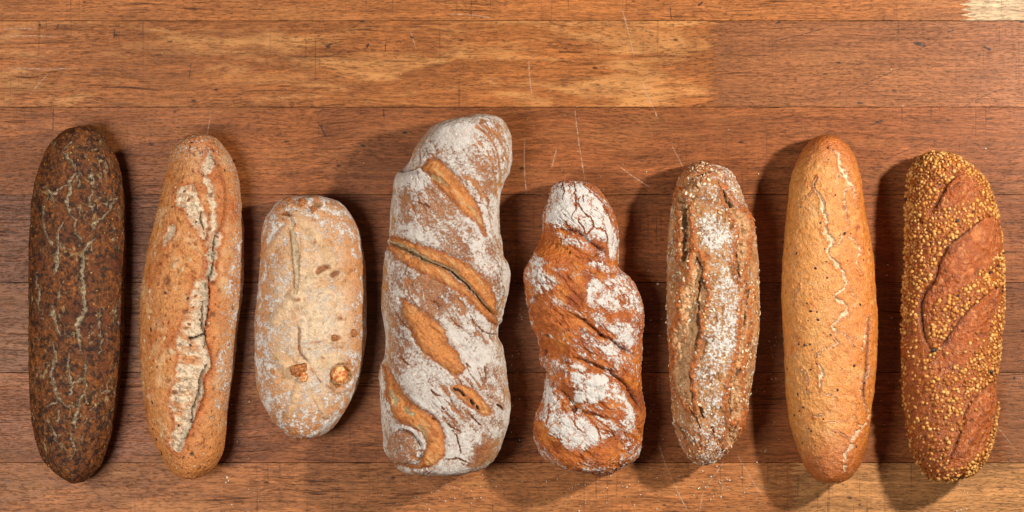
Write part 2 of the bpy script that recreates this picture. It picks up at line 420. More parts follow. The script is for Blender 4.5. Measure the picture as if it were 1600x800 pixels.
    def normals(self, V):
        N = np.zeros_like(V)
        F = np.vstack([self.F[:, [0, 1, 2]], self.F[:, [0, 2, 3]], self.T])
        n = np.cross(V[F[:, 1]] - V[F[:, 0]], V[F[:, 2]] - V[F[:, 0]])
        for k in range(3):
            for a in range(3): N[:, a] += np.bincount(F[:, k], n[:, a], len(V))
        N /= np.maximum(np.linalg.norm(N, axis=1), 1e-12)[:, None]
        return N
    def n(self, wl, octv=4, s=0, stretch=None, rough=0.55):
        """noise in grid units; stretch = (angle in degrees, factor): long axis of the streaks in the picture plane"""
        key = (wl, octv, s, stretch, rough)
        if key in self.cache: return self.cache[key]
        q = self.q
        if stretch:
            a = math.radians(stretch[0]); c, s_ = math.cos(a), math.sin(a)
            x = q[:, 0] * c + q[:, 1] * s_; y = -q[:, 0] * s_ + q[:, 1] * c
            q = np.stack([x / stretch[1], y, q[:, 2]], -1)
        self.cache[key] = r = fbm(q, wl, octv, self.seed * 3 + s + 20, rough)
        return r
    def mix(self, c, m):
        self.col += (np.asarray(c) - self.col) * np.clip(m, 0, 1)[:, None]
    def add_part(self, name):
        self.parts.append(name); return len(self.parts) - 1
    def line(self, pts, warp=1.0, margin=60, n=3):
        p = smooth_line(pts, n)
        U = self.u + (self.wu - self.u) * warp; Vv = self.v + (self.wv - self.v) * warp
        lo = p.min(0) - margin; hi = p.max(0) + margin
        idx = np.nonzero((U > lo[0]) & (U < hi[0]) & (Vv > lo[1]) & (Vv < hi[1]) & (self.top > 0.01))[0]
        d = np.full(len(U), 1e3); t = np.zeros(len(U)); sd = np.ones(len(U))
        if len(idx) == 0: return d, t, sd
        uu, vv = U[idx], Vv[idx]; bd = np.full(len(idx), 1e6); bt = np.zeros(len(idx)); bs = np.ones(len(idx))
        seg = np.linalg.norm(np.diff(p, axis=0), axis=1); tot = seg.sum(); acc = 0
        for i in range(len(p) - 1):
            ax, ay = p[i]; dx, dy = p[i + 1] - p[i]
            h = np.clip(((uu - ax) * dx + (vv - ay) * dy) / (seg[i] ** 2 + 1e-9), 0, 1)
            ex, ey = uu - ax - h * dx, vv - ay - h * dy
            dd = ex * ex + ey * ey; k = dd < bd
            bd[k] = dd[k]; bt[k] = ((acc + h * seg[i]) / tot)[k]; bs[k] = np.sign(dx * ey - dy * ex)[k]
            acc += seg[i]
        d[idx] = np.sqrt(bd); t[idx] = bt; sd[idx] = bs
        return d, t, sd
    def poly(self, pts, warp=1.0, smooth=True, margin=40):
        """signed distance, positive inside"""
        p = np.array(pts, float)
        if smooth:
            pp = np.vstack([p[-1:], p, p[:2]]); p = smooth_line(pp, 3)[3:-4 + 1]
        p = np.vstack([p, p[:1]])
        U = self.u + (self.wu - self.u) * warp; Vv = self.v + (self.wv - self.v) * warp
        lo = p.min(0) - margin; hi = p.max(0) + margin
        idx = np.nonzero((U > lo[0]) & (U < hi[0]) & (Vv > lo[1]) & (Vv < hi[1]) & (self.N[:, 2] > -0.05))[0]
        out = np.full(len(U), -1e3)
        uu, vv = U[idx], Vv[idx]; bd = np.full(len(idx), 1e6); ins = np.zeros(len(idx), bool)
        for i in range(len(p) - 1):
            (ax, ay), (bx, by) = p[i], p[i + 1]; dx, dy = bx - ax, by - ay; l2 = dx * dx + dy * dy + 1e-9
            h = np.clip(((uu - ax) * dx + (vv - ay) * dy) / l2, 0, 1)
            bd = np.minimum(bd, (uu - ax - h * dx) ** 2 + (vv - ay - h * dy) ** 2)
            if abs(dy) > 1e-9:
                c = ((ay > vv) != (by > vv)) & (uu < dx * (vv - ay) / dy + ax); ins ^= c
        out[idx] = np.sqrt(bd) * np.where(ins, 1, -1)
        return out
    def crack(self, pts, width, depth, col, rim=None, part=None, warp=1.0, col_noise=0.25, rimw=2.2, lip=0.4, wl=7, gate=0.0):
        d, t, sd = self.line(pts, warp)
        w = np.interp(t, np.linspace(0, 1, len(width)), width) if hasattr(width, '__len__') else np.full(len(t), float(width))
        w = w * (0.5 + 0.5 * np.clip(np.minimum(t, 1 - t) * 10, 0, 1)) / 2
        w = w * (1 + 0.9 * self.n(14, 2, 71) + 0.6 * self.n(5, 2, 72))
        w = np.maximum(w, 0.05)
        d = np.maximum(d + 1.5 * self.n(4.0, 2, 74) * np.clip(w / 2, 0.3, 1.3), 0)
        m = sstep(1.25, 0.7, d / w)
        if gate: m = m * (1 - gate * sstep(0.02, 0.22, self.n(7, 3, 75)))
        r = sstep(rimw, 1.0, d / np.maximum(w, 1.2)) * (1 - m)
        if rim is not None: self.mix(rim, r * 0.55)
        self.disp += (lip * r - depth * m) * self.top
        c = np.asarray(col)[None] * (1 + col_noise * self.n(wl, 3, 73))[:, None]
        self.col += (c - self.col) * (m * self.top)[:, None]
        self.flour *= 1 - m * self.top
        if part:
            k = self.add_part(part); self.part[(m * self.top > 0.5)] = k
        return m
    def crease(self, pts, wide, dwide, narrow=0, dnarrow=0, lip=0.0, lipw=6, warp=0.6, dark=None, side=1):
        """a fold: broad valley, sharp line; lip lifts one side"""
        d, t, sd = self.line(pts, warp, margin=wide * 3 + 30)
        e = np.clip(np.minimum(t, 1 - t) * 6, 0, 1); e = 0.15 + 0.85 * e
        g = -dwide * np.exp(-(d / wide) ** 2) * e
        if narrow: g = g - dnarrow * np.exp(-(d / narrow) ** 2) * e
        if lip: g = g + lip * np.where(sd * side > 0, np.exp(-d / lipw), -0.6 * np.exp(-d / (lipw * 0.8))) * e * (d < 900)
        self.disp += g * self.top
        if dark is not None and narrow: self.mix(dark, np.exp(-(d / (narrow * 1.2)) ** 2) * e * self.top * 0.8)
        return d, t, sd
    def patch(self, pts, feather=3, warp=1.0, smooth=True):
        s = self.poly(pts, warp, smooth); s = s + np.where(s > -900, 2.2 * self.n(7, 3, 76) + 1.2 * self.n(3.5, 2, 77), 0); return sstep(-feather, feather, s), s
    def finish(self, mat, zmin=True):
        V = self.V + self.N * (self.disp * S)[:, None]
        V[:, 2] = np.maximum(V[:, 2], 0.0)
        self.Vd = V; self.Nd = self.normals(V)
        loc = V - self.origin
        fp = np.max(self.part[self.F], axis=1); tp = np.zeros(len(self.T), int)
        self.objs = []
        for k, nm in enumerate(self.parts):
            Fk = self.F[fp == k]
            if len(Fk) < 6: continue
            Q = Fk
            if k == 0:
                tri = self.T; quads = np.hstack([tri, tri[:, 2:3]])
            ids, inv = np.unique(Q.ravel() if k else np.concatenate([Q.ravel(), self.T.ravel()]), return_inverse=True)
            Fq = inv[:Q.size].reshape(-1, 4)
            at = dict(col=np.clip(self.col[ids], 0.002, 0.9), flour=self.flour[ids], crk=self.crk[ids])
            if k == 0:
                # quads + cap triangles in one mesh
                Tq = inv[Q.size:].reshape(-1, 3)
                me = bpy.data.meshes.new(nm)
                me.vertices.add(len(ids)); me.vertices.foreach_set('co', loc[ids].astype(np.float32).ravel())
                me.loops.add(Fq.size + Tq.size); me.loops.foreach_set('vertex_index', np.concatenate([Fq.ravel(), Tq.ravel()]).astype(np.int32))
                me.polygons.add(len(Fq) + len(Tq))
                me.polygons.foreach_set('loop_start', np.concatenate([np.arange(len(Fq)) * 4, Fq.size + np.arange(len(Tq)) * 3]).astype(np.int32))
                me.polygons.foreach_set('use_smooth', np.ones(len(Fq) + len(Tq), dtype=bool))
                me.update(calc_edges=True)
                for n_, a in at.items():
                    if a.ndim == 2:
                        x = me.attributes.new(n_, 'FLOAT_COLOR', 'POINT'); x.data.foreach_set('color', np.hstack([a, np.ones((len(a), 1))]).astype(np.float32).ravel())
                    else:
                        x = me.attributes.new(n_, 'FLOAT', 'POINT'); x.data.foreach_set('value', a.astype(np.float32))
                me.normals_split_custom_set_from_vertices([tuple(x) for x in self.Nd[ids]])
            else:
                me = mesh_from(nm, loc[ids], Fq, self.Nd[ids], at)
            self.objs.append(link(nm, me, self.root, mat))
        return self
    # surface scatter -------------------------------------------------
    def nearest(self, u, v):
        k = (self.u - u) ** 2 + (self.v - v) ** 2 + np.where(self.N[:, 2] > 0.05, 0, 1e6)
        return int(np.argmin(k))
    def scatter(self, prob, rmin, nmax, seed=0):
        r = np.random.RandomState(seed + 11)
        # area weight
        pr = prob * (self.V[:, 2] > 3 * S)
        c = np.nonzero(r.rand(len(pr)) < pr)[0]; r.shuffle(c)
        grid = {}; out = []; cell = rmin
        P = self.Vd / S
        for i in c:
            p = P[i]; g = (int(p[0] // cell), int(p[1] // cell), int(p[2] // cell)); ok = True
            for dx in (-1, 0, 1):
                for dy in (-1, 0, 1):
                    for dz in (-1, 0, 1):
                        for o in grid.get((g[0] + dx, g[1] + dy, g[2] + dz), ()):
                            if (o[0] - p[0]) ** 2 + (o[1] - p[1]) ** 2 + (o[2] - p[2]) ** 2 < rmin * rmin: ok = False; break
                        if not ok: break
                    if not ok: break
                if not ok: break
            if ok:
                grid.setdefault(g, []).append(p); out.append(i)
                if len(out) >= nmax: break
        return out
    def frame(self, i, spin, scale, lift=0.0, tilt=0.0, rr=None):
        nrm = Vector(self.Nd[i]); z = nrm
        x = Vector((math.cos(spin), math.sin(spin), 0)); x = (x - z * x.dot(z)).normalized(); y = z.cross(x)
        M = Matrix((x, y, z)).transposed()
        if tilt: M = M @ Euler((random.uniform(-tilt, tilt), random.uniform(-tilt, tilt), 0)).to_matrix()
        M = M @ Matrix.Diagonal(scale)
        p = Vector(self.Vd[i]) + nrm * lift - Vector(self.origin)
        return Matrix.Translation(p) @ M.to_4x4()

def blob_mesh(name, seg=8, ring=5, jag=0.08, seed=0, dent=0.0):
    r = random.Random(seed); V = [(0, 0, 1)]
    for i in range(1, ring):
        a = math.pi * i / ring
        for j in range(seg):
            b = 2 * math.pi * j / seg; k = 1 + r.uniform(-jag, jag)
            z = math.cos(a) - (dent * math.exp(-(math.sin(a) * math.sin(b) / 0.22) ** 2) if math.cos(a) > 0 else 0)
            V.append((math.sin(a) * math.cos(b) * k, math.sin(a) * math.sin(b) * k, z * (1 + r.uniform(-jag, jag))))
    V.append((0, 0, -1)); F = []
    for j in range(seg): F.append((0, 1 + j, 1 + (j + 1) % seg))
    for i in range(ring - 2):
        for j in range(seg):
            a, b = 1 + i * seg + j, 1 + i * seg + (j + 1) % seg; F += [(a, a + seg, b + seg), (a, b + seg, b)]
    e = len(V) - 1; k = 1 + (ring - 2) * seg
    for j in range(seg): F.append((e, k + (j + 1) % seg, k + j))
    return np.array(V), np.array(F)

def seeds_as_parts(L, name, idx, mats, shapes, size, flat, elong, lift, single=300, tilt=0.3, spin=None, weights=None, bigfirst=True, stuff_name=None):
    """the largest 300 as single parts sharing mesh data, the rest joined"""
    R = random.Random(L.seed + 5)
    recs = []
    for i in idx:
        s = R.uniform(*size) * S; mi = R.choices(range(len(mats)), weights or [1] * len(mats))[0]
        recs.append((s, i, mi, R.randrange(len(shapes))))
    vis = lambda rc: rc[0] * (0.4 + max(0, L.Nd[rc[1]][2]))
    recs.sort(key=vis, reverse=True)
    data = {}
    for sh, (V, F) in enumerate(shapes):
        for mi, m in enumerate(mats):
            me = mesh_from(name, V, F); me.materials.append(m); data[(sh, mi)] = me
    rest = {}
    for k, (s, i, mi, sh) in enumerate(recs):
        el = R.uniform(*elong)
        M = L.frame(i, R.uniform(0, 6.28) if spin is None else spin + R.uniform(-.5, .5), (s * el, s, s * flat), lift * s, tilt)
        if k < single:
            o = link(name, data[(sh, mi)], L.root); o.matrix_local = M
        else:
            rest.setdefault(mi, []).append((M, sh))
    for mi, lst in rest.items():
        Vs, Fs, off = [], [], 0
        for M, sh in lst:
            V, F = shapes[sh]; Mn = np.array(M); Vs.append(V @ Mn[:3, :3].T + Mn[:3, 3]); Fs.append(F + off); off += len(V)
        me = mesh_from(stuff_name or name, np.vstack(Vs), np.vstack(Fs)); me.materials.append(mats[mi])
        o = link(stuff_name or name, me, L.root); o['kind'] = 'stuff'

random.seed(5)
BLACK = plain_mat('black_seed', (0.012, 0.010, 0.012), 0.35, 0.2, spec=0.5)

# ================================================================== 1 dark tiger-crust loaf
L = Loaf('dark_bread', 'dark brown loaf with a mottled crust and pale branching cracks, leftmost',
  [(196,137,141),(202,108,150),(214,90,161),(232,75,174),(255,66,184),(281,58,190),(311,52,194),(349,49,195),(390,46.5,195.5),(442,46,195),(489,46,194),(545,46,191),(601,47,186),(646,49,179),(684,56,172),(716,67,161),(734,83,150),(746,98,139),(752,112,130)], 96, 1)
a = L.n(60, 3, 1); b = L.n(7.5, 4, 2, rough=0.7); c = L.n(20, 4, 3)
L.col[:] = A(118, 66, 26)
L.mix(A(160, 92, 34), sstep(0.05, 0.4, L.n(6, 3, 8)))
L.mix(A(104, 54, 24), sstep(0.0, 0.4, a))
L.mix(A(52, 29, 18), sstep(0.0, 0.18, b + 0.45 * c) * 0.9)
L.mix(A(40, 23, 16), sstep(0.10, 0.26, L.n(13, 5, 4, rough=0.7)) * 0.85)
L.disp += 1.1 * b + 0.8 * L.n(5, 2, 6)
P = crop(0, 180, 2.667); Q = crop(0, 470, 2.667)
PC = A(188, 170, 138); RM = A(66, 36, 20)
CR = [(P((400,510),(360,545),(345,600),(345,660),(350,720),(345,790)) + Q((355,0),(345,50),(325,100),(325,160),(335,232)), [4,6,7,9,9,8,8,9,8,7,3]),
 (P((262,150),(295,185),(315,235),(290,275),(295,320),(280,370),(300,410),(315,450),(315,490),(350,530)), [3,6,4,5,6,6,3,4,4,3]),
 (P((492,335),(460,390),(410,440),(378,466)), [2,6,6,3]), (P((380,210),(380,290),(375,340),(385,390),(385,430)), [3,5,4,5,2]),
 (P((265,440),(245,500),(240,570),(240,620),(232,672)), [2,4,6,6,3]), (P((180,290),(215,335),(240,312),(290,280)), [2,4,3,3]),
 (P((180,370),(185,440),(205,510),(212,555)), [2,3,4,4]), (P((155,655),(160,720),(160,800)), [3,5,4]), (P((268,690),(245,760)), [3,3]),
 (P((475,460),(468,520),(485,550)), [2,3,2]), (P((430,190),(455,240)), [3,2]), (P((215,335),(225,385)), [3,2]), (P((300,105),(265,150)), [3,4]),
 (Q((355,242),(357,300),(350,370),(330,440),(310,490),(320,532)), [5,6,6,6,8,4]), (Q((215,20),(230,90),(245,150)), [4,6,4]),
 (Q((220,180),(235,240),(215,310),(238,380),(230,420),(193,440)), [3,5,6,5,6,3]), (Q((410,30),(412,80),(420,140),(415,222)), [2,4,5,4]),
 (Q((290,200),(285,290),(295,340),(290,400)), [3,4,4,3]), (Q((295,345),(350,325)), [3,3]), (Q((240,410),(290,437)), [4,3]), (Q((218,530),(235,590),(256,615)), [3,4,3]),
 (Q((300,540),(310,620),(288,662)), [3,4,2]), (Q((160,20),(175,82)), [3,3]), (Q((482,0),(478,60)), [3,2]), (Q((440,368),(424,386)), [2,3]), (Q((245,460),(240,512)), [4,4]), (Q((350,560),(345,600)), [3,3])]
for p, w in CR: L.crack(p, np.array(w) * 0.64, 2.8, PC, RM, 'crack', 1.7, 0.5, 2.8, 1.2, 4, 0.7)
vein = np.maximum(1 - np.abs(L.n(20, 3, 11, stretch=(90, 2.0))) * 9, 1 - np.abs(L.n(30, 4, 14, stretch=(90, 1.8))) * 12)
L.mix(A(176, 150, 108), sstep(0.5, 1.0, vein) * sstep(-0.15, 0.2, L.n(40, 2, 12)) * sstep(-0.15, 0.15, L.n(6, 2, 13)) * 0.8 * L.top)
L.disp -= 1.2 * sstep(0.5, 1.0, vein) * sstep(-0.15, 0.2, L.n(40, 2, 12)) * L.top
L.finish(bread_mat('dark_crust', 0.6, 0.7, (0.62, 1.3), 0.3, 0.25, toast=0.6, pale=0.05))
idx = L.scatter((L.n(50, 2, 44) > 0.0) * 0.004, 9, 60, 3)
seeds_as_parts(L, 'flake', idx, [plain_mat('bran', A(190, 140, 60), 0.6)], [blob_mesh('f', 6, 4, 0.2, 3)], (0.8, 1.5), 0.3, (1, 1.6), 0.2)

# ================================================================== 2 tan loaf with a long split
L = Loaf('seeded_baguette', 'tan loaf with one long ragged split showing pale crumb and dark seeds',
  [(210,308,318),(214,292,334),(225,277,347),(244,266,360),(266,261,369),(300,254,375),(337,244.5,378),(367,237,381),(405,228,381),(457,221,379),(507,219,372),(564,220,366),(620,226,359),(669,234,353),(702,247,349),(727,261,336),(740,274,319),(747,290,306)], 100, 2, blister=1.2)
P = crop(0, 180, 2.667); Q = crop(0, 470, 2.667)
L.col[:] = A(212, 142, 80)
L.mix(A(194, 110, 50), sstep(-0.05, 0.4, L.n(45, 4, 1)))
L.mix(A(222, 170, 118), sstep(0.0, 0.4, L.n(30, 4, 2)))
ridge, tr, sr = L.line(P((870,140),(925,300),(925,430),(890,520),(885,620),(868,690)) + Q((868,0),(860,60),(855,150),(878,262),(848,330),(850,390),(820,470),(790,540),(748,625)), 0.5, 120)
L.mix(A(200, 112, 52), sstep(20, 3, ridge) * 0.7 * (sr < 0))
L.mix(A(186, 100, 44), sstep(26, 0, ridge) * (sr > 0) * 0.55)
L.mix(A(205, 128, 66), sstep(640, 720, L.v) * 0.6)
right = sstep(8, 60, ridge * -sr) if False else sstep(330, 372, L.u + 0.10 * (L.v - 420))
L.flour = 0.40 * right * sstep(720, 600, L.v) + 0.34 * sstep(310, 230, L.v) + 0.14 * L.n(20, 3, 7) + 0.35 * L.n(5, 3, 9) * np.maximum(right, sstep(310, 230, L.v))
L.flour = np.clip(L.flour + 0.3 * sstep(0.2, 0.4, L.n(16, 3, 8)) * right, 0, 1)
for g in (Q((925,190),(935,230),(915,290),(905,240)),): 
    m, s = L.patch(g, 4); L.flour = np.maximum(L.flour, 0.55 * m)
# broad shape of the split: right lip stands up, left side rolls in
L.disp += (-4.5 * np.exp(-(ridge / 14) ** 2) * (sr < 0) + 3.5 * np.exp(-ridge / 10) * (sr > 0)) * L.top * sstep(0, 0.06, tr) * sstep(1, 0.94, tr)
L.crack(P((850,240),(880,330),(885,420),(880,520),(880,620),(860,700)), [9,11,11,14,13,13], 2.6, A(228, 206, 172), A(186, 98, 42), None, 1.4, 0.35, 2.2, 1.2, 5, 0.4)
crumbs = [P((868,138),(896,168),(882,230),(852,252),(838,222),(862,180)), P((742,300),(800,288),(832,350),(862,420),(862,500),(842,512),(790,445),(765,385),(738,375)),
  P((905,482),(926,515),(905,562),(874,545)), P((872,560),(907,570),(905,606),(868,612)), P((870,618),(903,640),(897,692),(858,682)),
  P((715,450),(730,470),(700,530),(680,540),(690,490)),
  P((815,690),(862,690),(862,790)) + Q((865,0),(860,60),(852,150),(873,268),(845,322),(850,382),(825,445),(800,522),(770,592),(745,632),(705,602),(716,560),(735,500),(700,432),(730,340),(745,240),(735,172),(760,100),(795,0)) + P((790,770),(800,735))]
for kx, g in enumerate(crumbs):
    m, s = L.patch(g, 2.2, 1.3); m = m * L.top
    rag = L.n(9, 4, 30 + kx, stretch=(-10, 2.2)); 
    big = kx == 6
    c = A(236, 214, 182)[None] * (1 + 0.35 * rag)[:, None]
    L.col += (c - L.col) * (m * 0.9)[:, None]
    # toasted shreds on the left of the split, grey crumb by the right lip
    tl = sstep(4, 24, ridge)
    L.mix(A(214, 140, 78), m * tl * sstep(-0.05, 0.25, L.n(9, 3, 40, stretch=(-15, 2.8))) * (0.85 if big else 0.5))
    L.mix(A(170, 154, 130), m * sstep(10, 2, ridge) * 0.6)
    L.mix(A(112, 94, 72), m * sstep(0.14, 0.34, L.n(6, 3, 42)) * 0.55)
    L.flour *= 1 - m
    L.disp += m * (-2.4 + 6.5 * rag + 4.0 * L.n(5, 2, 43))
    k = L.add_part('split_crumb'); L.part[m > 0.5] = k
    L.mix(A(184, 92, 38), sstep(-7, -2.5, s) * sstep(0.5, -2.0, s) * 0.6 * L.top)
L.crack(Q((783,156),(815,152),(856,138)), 3.0, 6, A(40, 26, 18), None, None, 0.5)
L.crack(Q((845,0),(840,60),(846,110),(858,150),(850,200)), [2,3,4,3], 3, A(140, 116, 88), None, None, 0.8)
L.crack(Q((862,268),(845,300),(832,335),(828,390),(806,450),(800,510)), [3,4,4,3,2], 3, A(144, 120, 92), None, None, 0.8)
L.crack(P((840,400),(835,440),(850,480)), [2,4,3], 2.5, A(130, 114, 92), None, None, 0.8)
for p, r in ((P((695,690))[0], 8), (P((690,580))[0], 4), (P((880,330))[0], 4), (Q((770,45))[0], 5), (P((890,700))[0], 4), (Q((885,55))[0], 5), (Q((730,380))[0], 4)):
    d = np.hypot(L.wu - p[0], L.wv - p[1]); L.mix(A(132, 70, 30), sstep(r * 1.3, r * 0.5, d) * 0.85 * L.top); L.disp -= 1.5 * sstep(r * 1.3, 0, d) * L.top
pit = sstep(0.24, 0.36, L.n(8, 3, 95)) * L.top * (L.part == 0) * (L.u < 345)
L.disp -= 2.2 * pit; L.mix(A(150, 84, 40), pit * 0.6)
L.finish(bread_mat('tan_crust', 0.36, 0.8, (0.76, 1.2), 0.45, 0.16))
MS = [plain_mat('flax_seed', A(70, 38, 22), 0.35, 0.3), plain_mat('sunflower_seed', A(196, 168, 130), 0.5, 0.25), plain_mat('brown_seed', A(140, 84, 42), 0.45, 0.3)]
sh = [blob_mesh('s', 8, 5, 0.06, q) for q in range(3)]
spots = [(P((920,445))[0],0,4.5),(P((871,757))[0],2,5),(P((785,762))[0],0,3.2),(P((725,626))[0],1,6),(P((868,150))[0],2,4.5),(P((783,352))[0],2,4.5),(P((765,260))[0],2,4),(P((910,505))[0],2,4),
   (Q((628,120))[0],0,4.2),(Q((714,210))[0],1,6.5),(Q((638,425))[0],0,4),(Q((684,157))[0],1,4),(Q((620,70))[0],1,4.5),(Q((648,205))[0],1,5),(Q((656,278))[0],2,4),(Q((690,60))[0],2,3.5),(Q((858,98))[0],0,4.5),
   (Q((745,520))[0],0,3),(Q((765,652))[0],0,2.6),(Q((724,380))[0],2,4.5),(Q((795,185))[0],0,3),(Q((868,268))[0],1,5),(Q((968,28))[0],2,5),(Q((955,182))[0],2,3),(Q((672,560))[0],1,4),(Q((652,575))[0],0,3.5),(Q((672,635))[0],0,4),
   (Q((832,692))[0],2,4.5),(P((625,730))[0],1,5.5),(P((760,640))[0],1,5),(P((660,705))[0],2,4),(P((740,545))[0],2,4),(P((795,600))[0],1,4),(P((940,230))[0],0,3),(P((872,412))[0],2,3.5),(P((815,755))[0],2,3.5),(P((645,575))[0],1,3.5),(P((667,622))[0],2,3.5)]
R = random.Random(4)
for p, mi, sz in spots:
    i = L.nearest(*p); s = sz * S * 0.66
    V, F = sh[R.randrange(3)]; me = mesh_from('seed', V, F); me.materials.append(MS[mi])
    o = link('seed', me, L.root); o.matrix_local = L.frame(i, R.uniform(0.9, 2.2), (s * 1.45, s * 0.85, s * 0.45), -0.02 * s, 0.15)
idx = L.scatter(((L.u < 330) * (L.N[:, 2] > 0.2)) * 0.004 * sstep(-0.3, 0.3, L.n(60, 2, 77)), 8, 70, 9)
seeds_as_parts(L, 'seed', idx, MS, sh, (1.2, 2.6), 0.4, (1.0, 1.6), 0.0, 300, 0.2, weights=[2, 4, 4])

# ================================================================== 3 short pale nut roll
L = Loaf('nut_bread', 'short rounded pale loaf with hazelnuts baked into its cracked top',
  [(306,478,492),(308.5,446,508),(315,435,528),(327,425,542),(342,415,552),(361,410,561),(387,408,566),(416,406,570),(453,404,572),(487,400.5,573),(516,398,573),(556,398,568.5),(595,400,561),(621,406,551),(645,419,538),(666,432.5,523),(679,448,507),(685,465,488)], 104, 3, ntop=2.3)
P = crop(380, 290, 3.81); Q = crop(380, 490, 3.81)
L.col[:] = A(226, 184, 142)
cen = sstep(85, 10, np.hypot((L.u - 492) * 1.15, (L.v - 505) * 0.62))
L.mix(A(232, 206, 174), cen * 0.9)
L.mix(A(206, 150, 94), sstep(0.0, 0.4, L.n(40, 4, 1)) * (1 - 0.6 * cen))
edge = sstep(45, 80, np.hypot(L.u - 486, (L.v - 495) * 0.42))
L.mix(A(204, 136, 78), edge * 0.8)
L.mix(A(202, 140, 80), sstep(0.1, 0.4, L.n(22, 3, 2)) * 0.5)
L.mix(A(188, 112, 52), sstep(625, 690, L.v) * 0.6); L.mix(A(184, 104, 46), sstep(330, 300, L.v) * 0.8)
fm = L.n(13, 4, 3, rough=0.65) + 0.5 * L.n(45, 2, 4)
L.flour = np.clip(0.36 + 0.9 * fm + 0.25 * L.n(5, 3, 18), 0, 0.66) * (0.7 + 0.3 * edge) + 0.08
L.flour = np.maximum(L.flour, 0.5 * sstep(0.10, 0.4, fm) * sstep(450, 420, L.u + 0.12 * (L.v - 500)))
for g in (Q((230,100),(300,90),(330,180),(310,260),(230,240)), Q((450,190),(490,200),(470,240)), Q((540,235),(600,235),(580,270),(540,265)), Q((470,470),(580,460),(560,520),(490,520)), Q((90,250),(150,330),(130,470),(90,400)), P((380,200),(450,220),(470,300),(420,280)), P((160,460),(250,460),(230,560),(180,540))):
    m, s = L.patch(g, 6); L.flour = np.maximum(L.flour, m * (0.42 + 0.4 * L.n(8, 3, 9)))
# pale stretched bands and folds
for p, w in ((P((320,180),(420,290),(520,450)), 9), (P((310,640),(420,545),(520,485)), 8), (P((300,660),(240,740),(180,800)), 8), (Q((350,300),(440,300),(560,270)), 12), (Q((200,240),(260,320),(300,360)), 9), (P((150,400),(200,330),(265,250)), 6), (Q((330,430),(300,520),(270,600)), 6), (Q((440,520),(490,610)), 5), (P((310,660),(420,770)) + Q((420,110)), 9)):
    d, t, sd = L.line(p, 0.7); g = np.exp(-(d / w) ** 2) * L.top
    L.mix(A(228, 200, 158), g * 0.42); L.disp += 1.6 * g - 1.4 * np.exp(-((d - w * 1.4) / (w * 0.5)) ** 2) * L.top; L.flour *= 1 - 0.5 * g
# the long slit
m = L.crack(P((285,235),(295,330),(305,430),(312,540),(318,645)), [6,10,12,10,5], 2.6, A(218, 196, 160), A(196, 128, 72), 'slit', 0.35, 0.2, 1.8, 1.6)
L.crease(P((272,235),(280,330),(288,430),(298,540),(303,650)), 3, 0.8, 1.5, 1.8, 0, 5, 0.3, A(160, 108, 66))
L.crack(P((340,300),(336,400),(334,500),(340,580)), [1,2,2,1], 0.9, A(196, 150, 100), None, None, 0.4)
# torn step beside the lower slit, cavities
L.crease(Q((330,70),(328,150),(335,210),(360,260),(392,300)), 9, 2.0, 1.8, 2.6, 2.6, 8, 1.2, A(164, 110, 68), -1)
L.crease(Q((345,185),(420,172),(500,160)), 5, 1.0, 1.4, 1.6, 1.2, 5, 0.8, A(180, 112, 64), 1)
L.crease(Q((390,312),(430,370),(472,425)), 5, 1.2, 1.3, 1.8, 2.0, 5, 0.5, A(196, 112, 60), 1)
L.crease(Q((500,215),(560,205),(610,200)), 4, 1.0, 1.3, 1.2, 0.8, 5, 0.9, A(170, 102, 58), 1)
for g, dp, cc in ((P((432,512),(455,485),(500,470),(518,492),(480,500),(445,525)), 5, A(150, 88, 46)), (P((520,540),(540,515),(568,520),(545,548)), 5, A(136, 80, 44)), (P((215,165),(250,150),(290,178),(255,180)), 3, A(140, 84, 44)), (P((420,90),(460,110),(440,125)), 4, A(150, 128, 92)),
                  (Q((520,400),(530,330),(570,300),(625,320),(640,400),(590,440),(540,440)), 5, A(206, 176, 130))):
    m, s = L.patch(g, 1.8, 0.7); L.disp -= dp * m * L.top; L.mix(cc, m * L.top * 0.9); L.flour *= 1 - m
    L.disp += 2.0 * np.exp(-((s + 4) / 3) ** 2) * L.top
for p, r in ((Q((545,145))[0], 7), (Q((655,120))[0], 6), (Q((475,262))[0], 3), (Q((575,25))[0], 6), (Q((175,350))[0], 4), (P((318,675))[0], 4.5), (P((335,738))[0], 2.5), (P((645,500))[0], 4), (P((600,572))[0], 3), (Q((525,432))[0], 6), (Q((632,300))[0], 7), (Q((400,215))[0], 2.5), (P((108,405))[0], 3), (P((430,345))[0], 3), (P((310,240))[0], 3), (P((435,205))[0], 3)):
    d = np.hypot(L.wu - p[0], L.wv - p[1]) * (1 + 1.2 * L.n(5, 3, 15)); m = sstep(r * 1.25, r * 0.2, d) * L.top; L.mix(A(184, 118, 66), m * 0.75); L.mix(A(120, 64, 32), m * sstep(0.05, 0.3, L.n(4, 2, 16)) * 0.7); L.disp += 2.0 * m + 2.5 * m * L.n(4, 2, 17); L.flour *= 1 - m
L.finish(bread_mat('pale_crust', 0.5, 0.75, (0.78, 1.18), 0.4, 0.14))
NUT = plain_mat('hazelnut', A(200, 98, 30), 0.32, 0.3, 4.5, 0.6, 0, 0.6, A(240, 196, 130))
WAL = plain_mat('walnut', A(140, 78, 36), 0.45, 0.45, 6.0, 1.0, 0, 0.4, A(196, 128, 72))
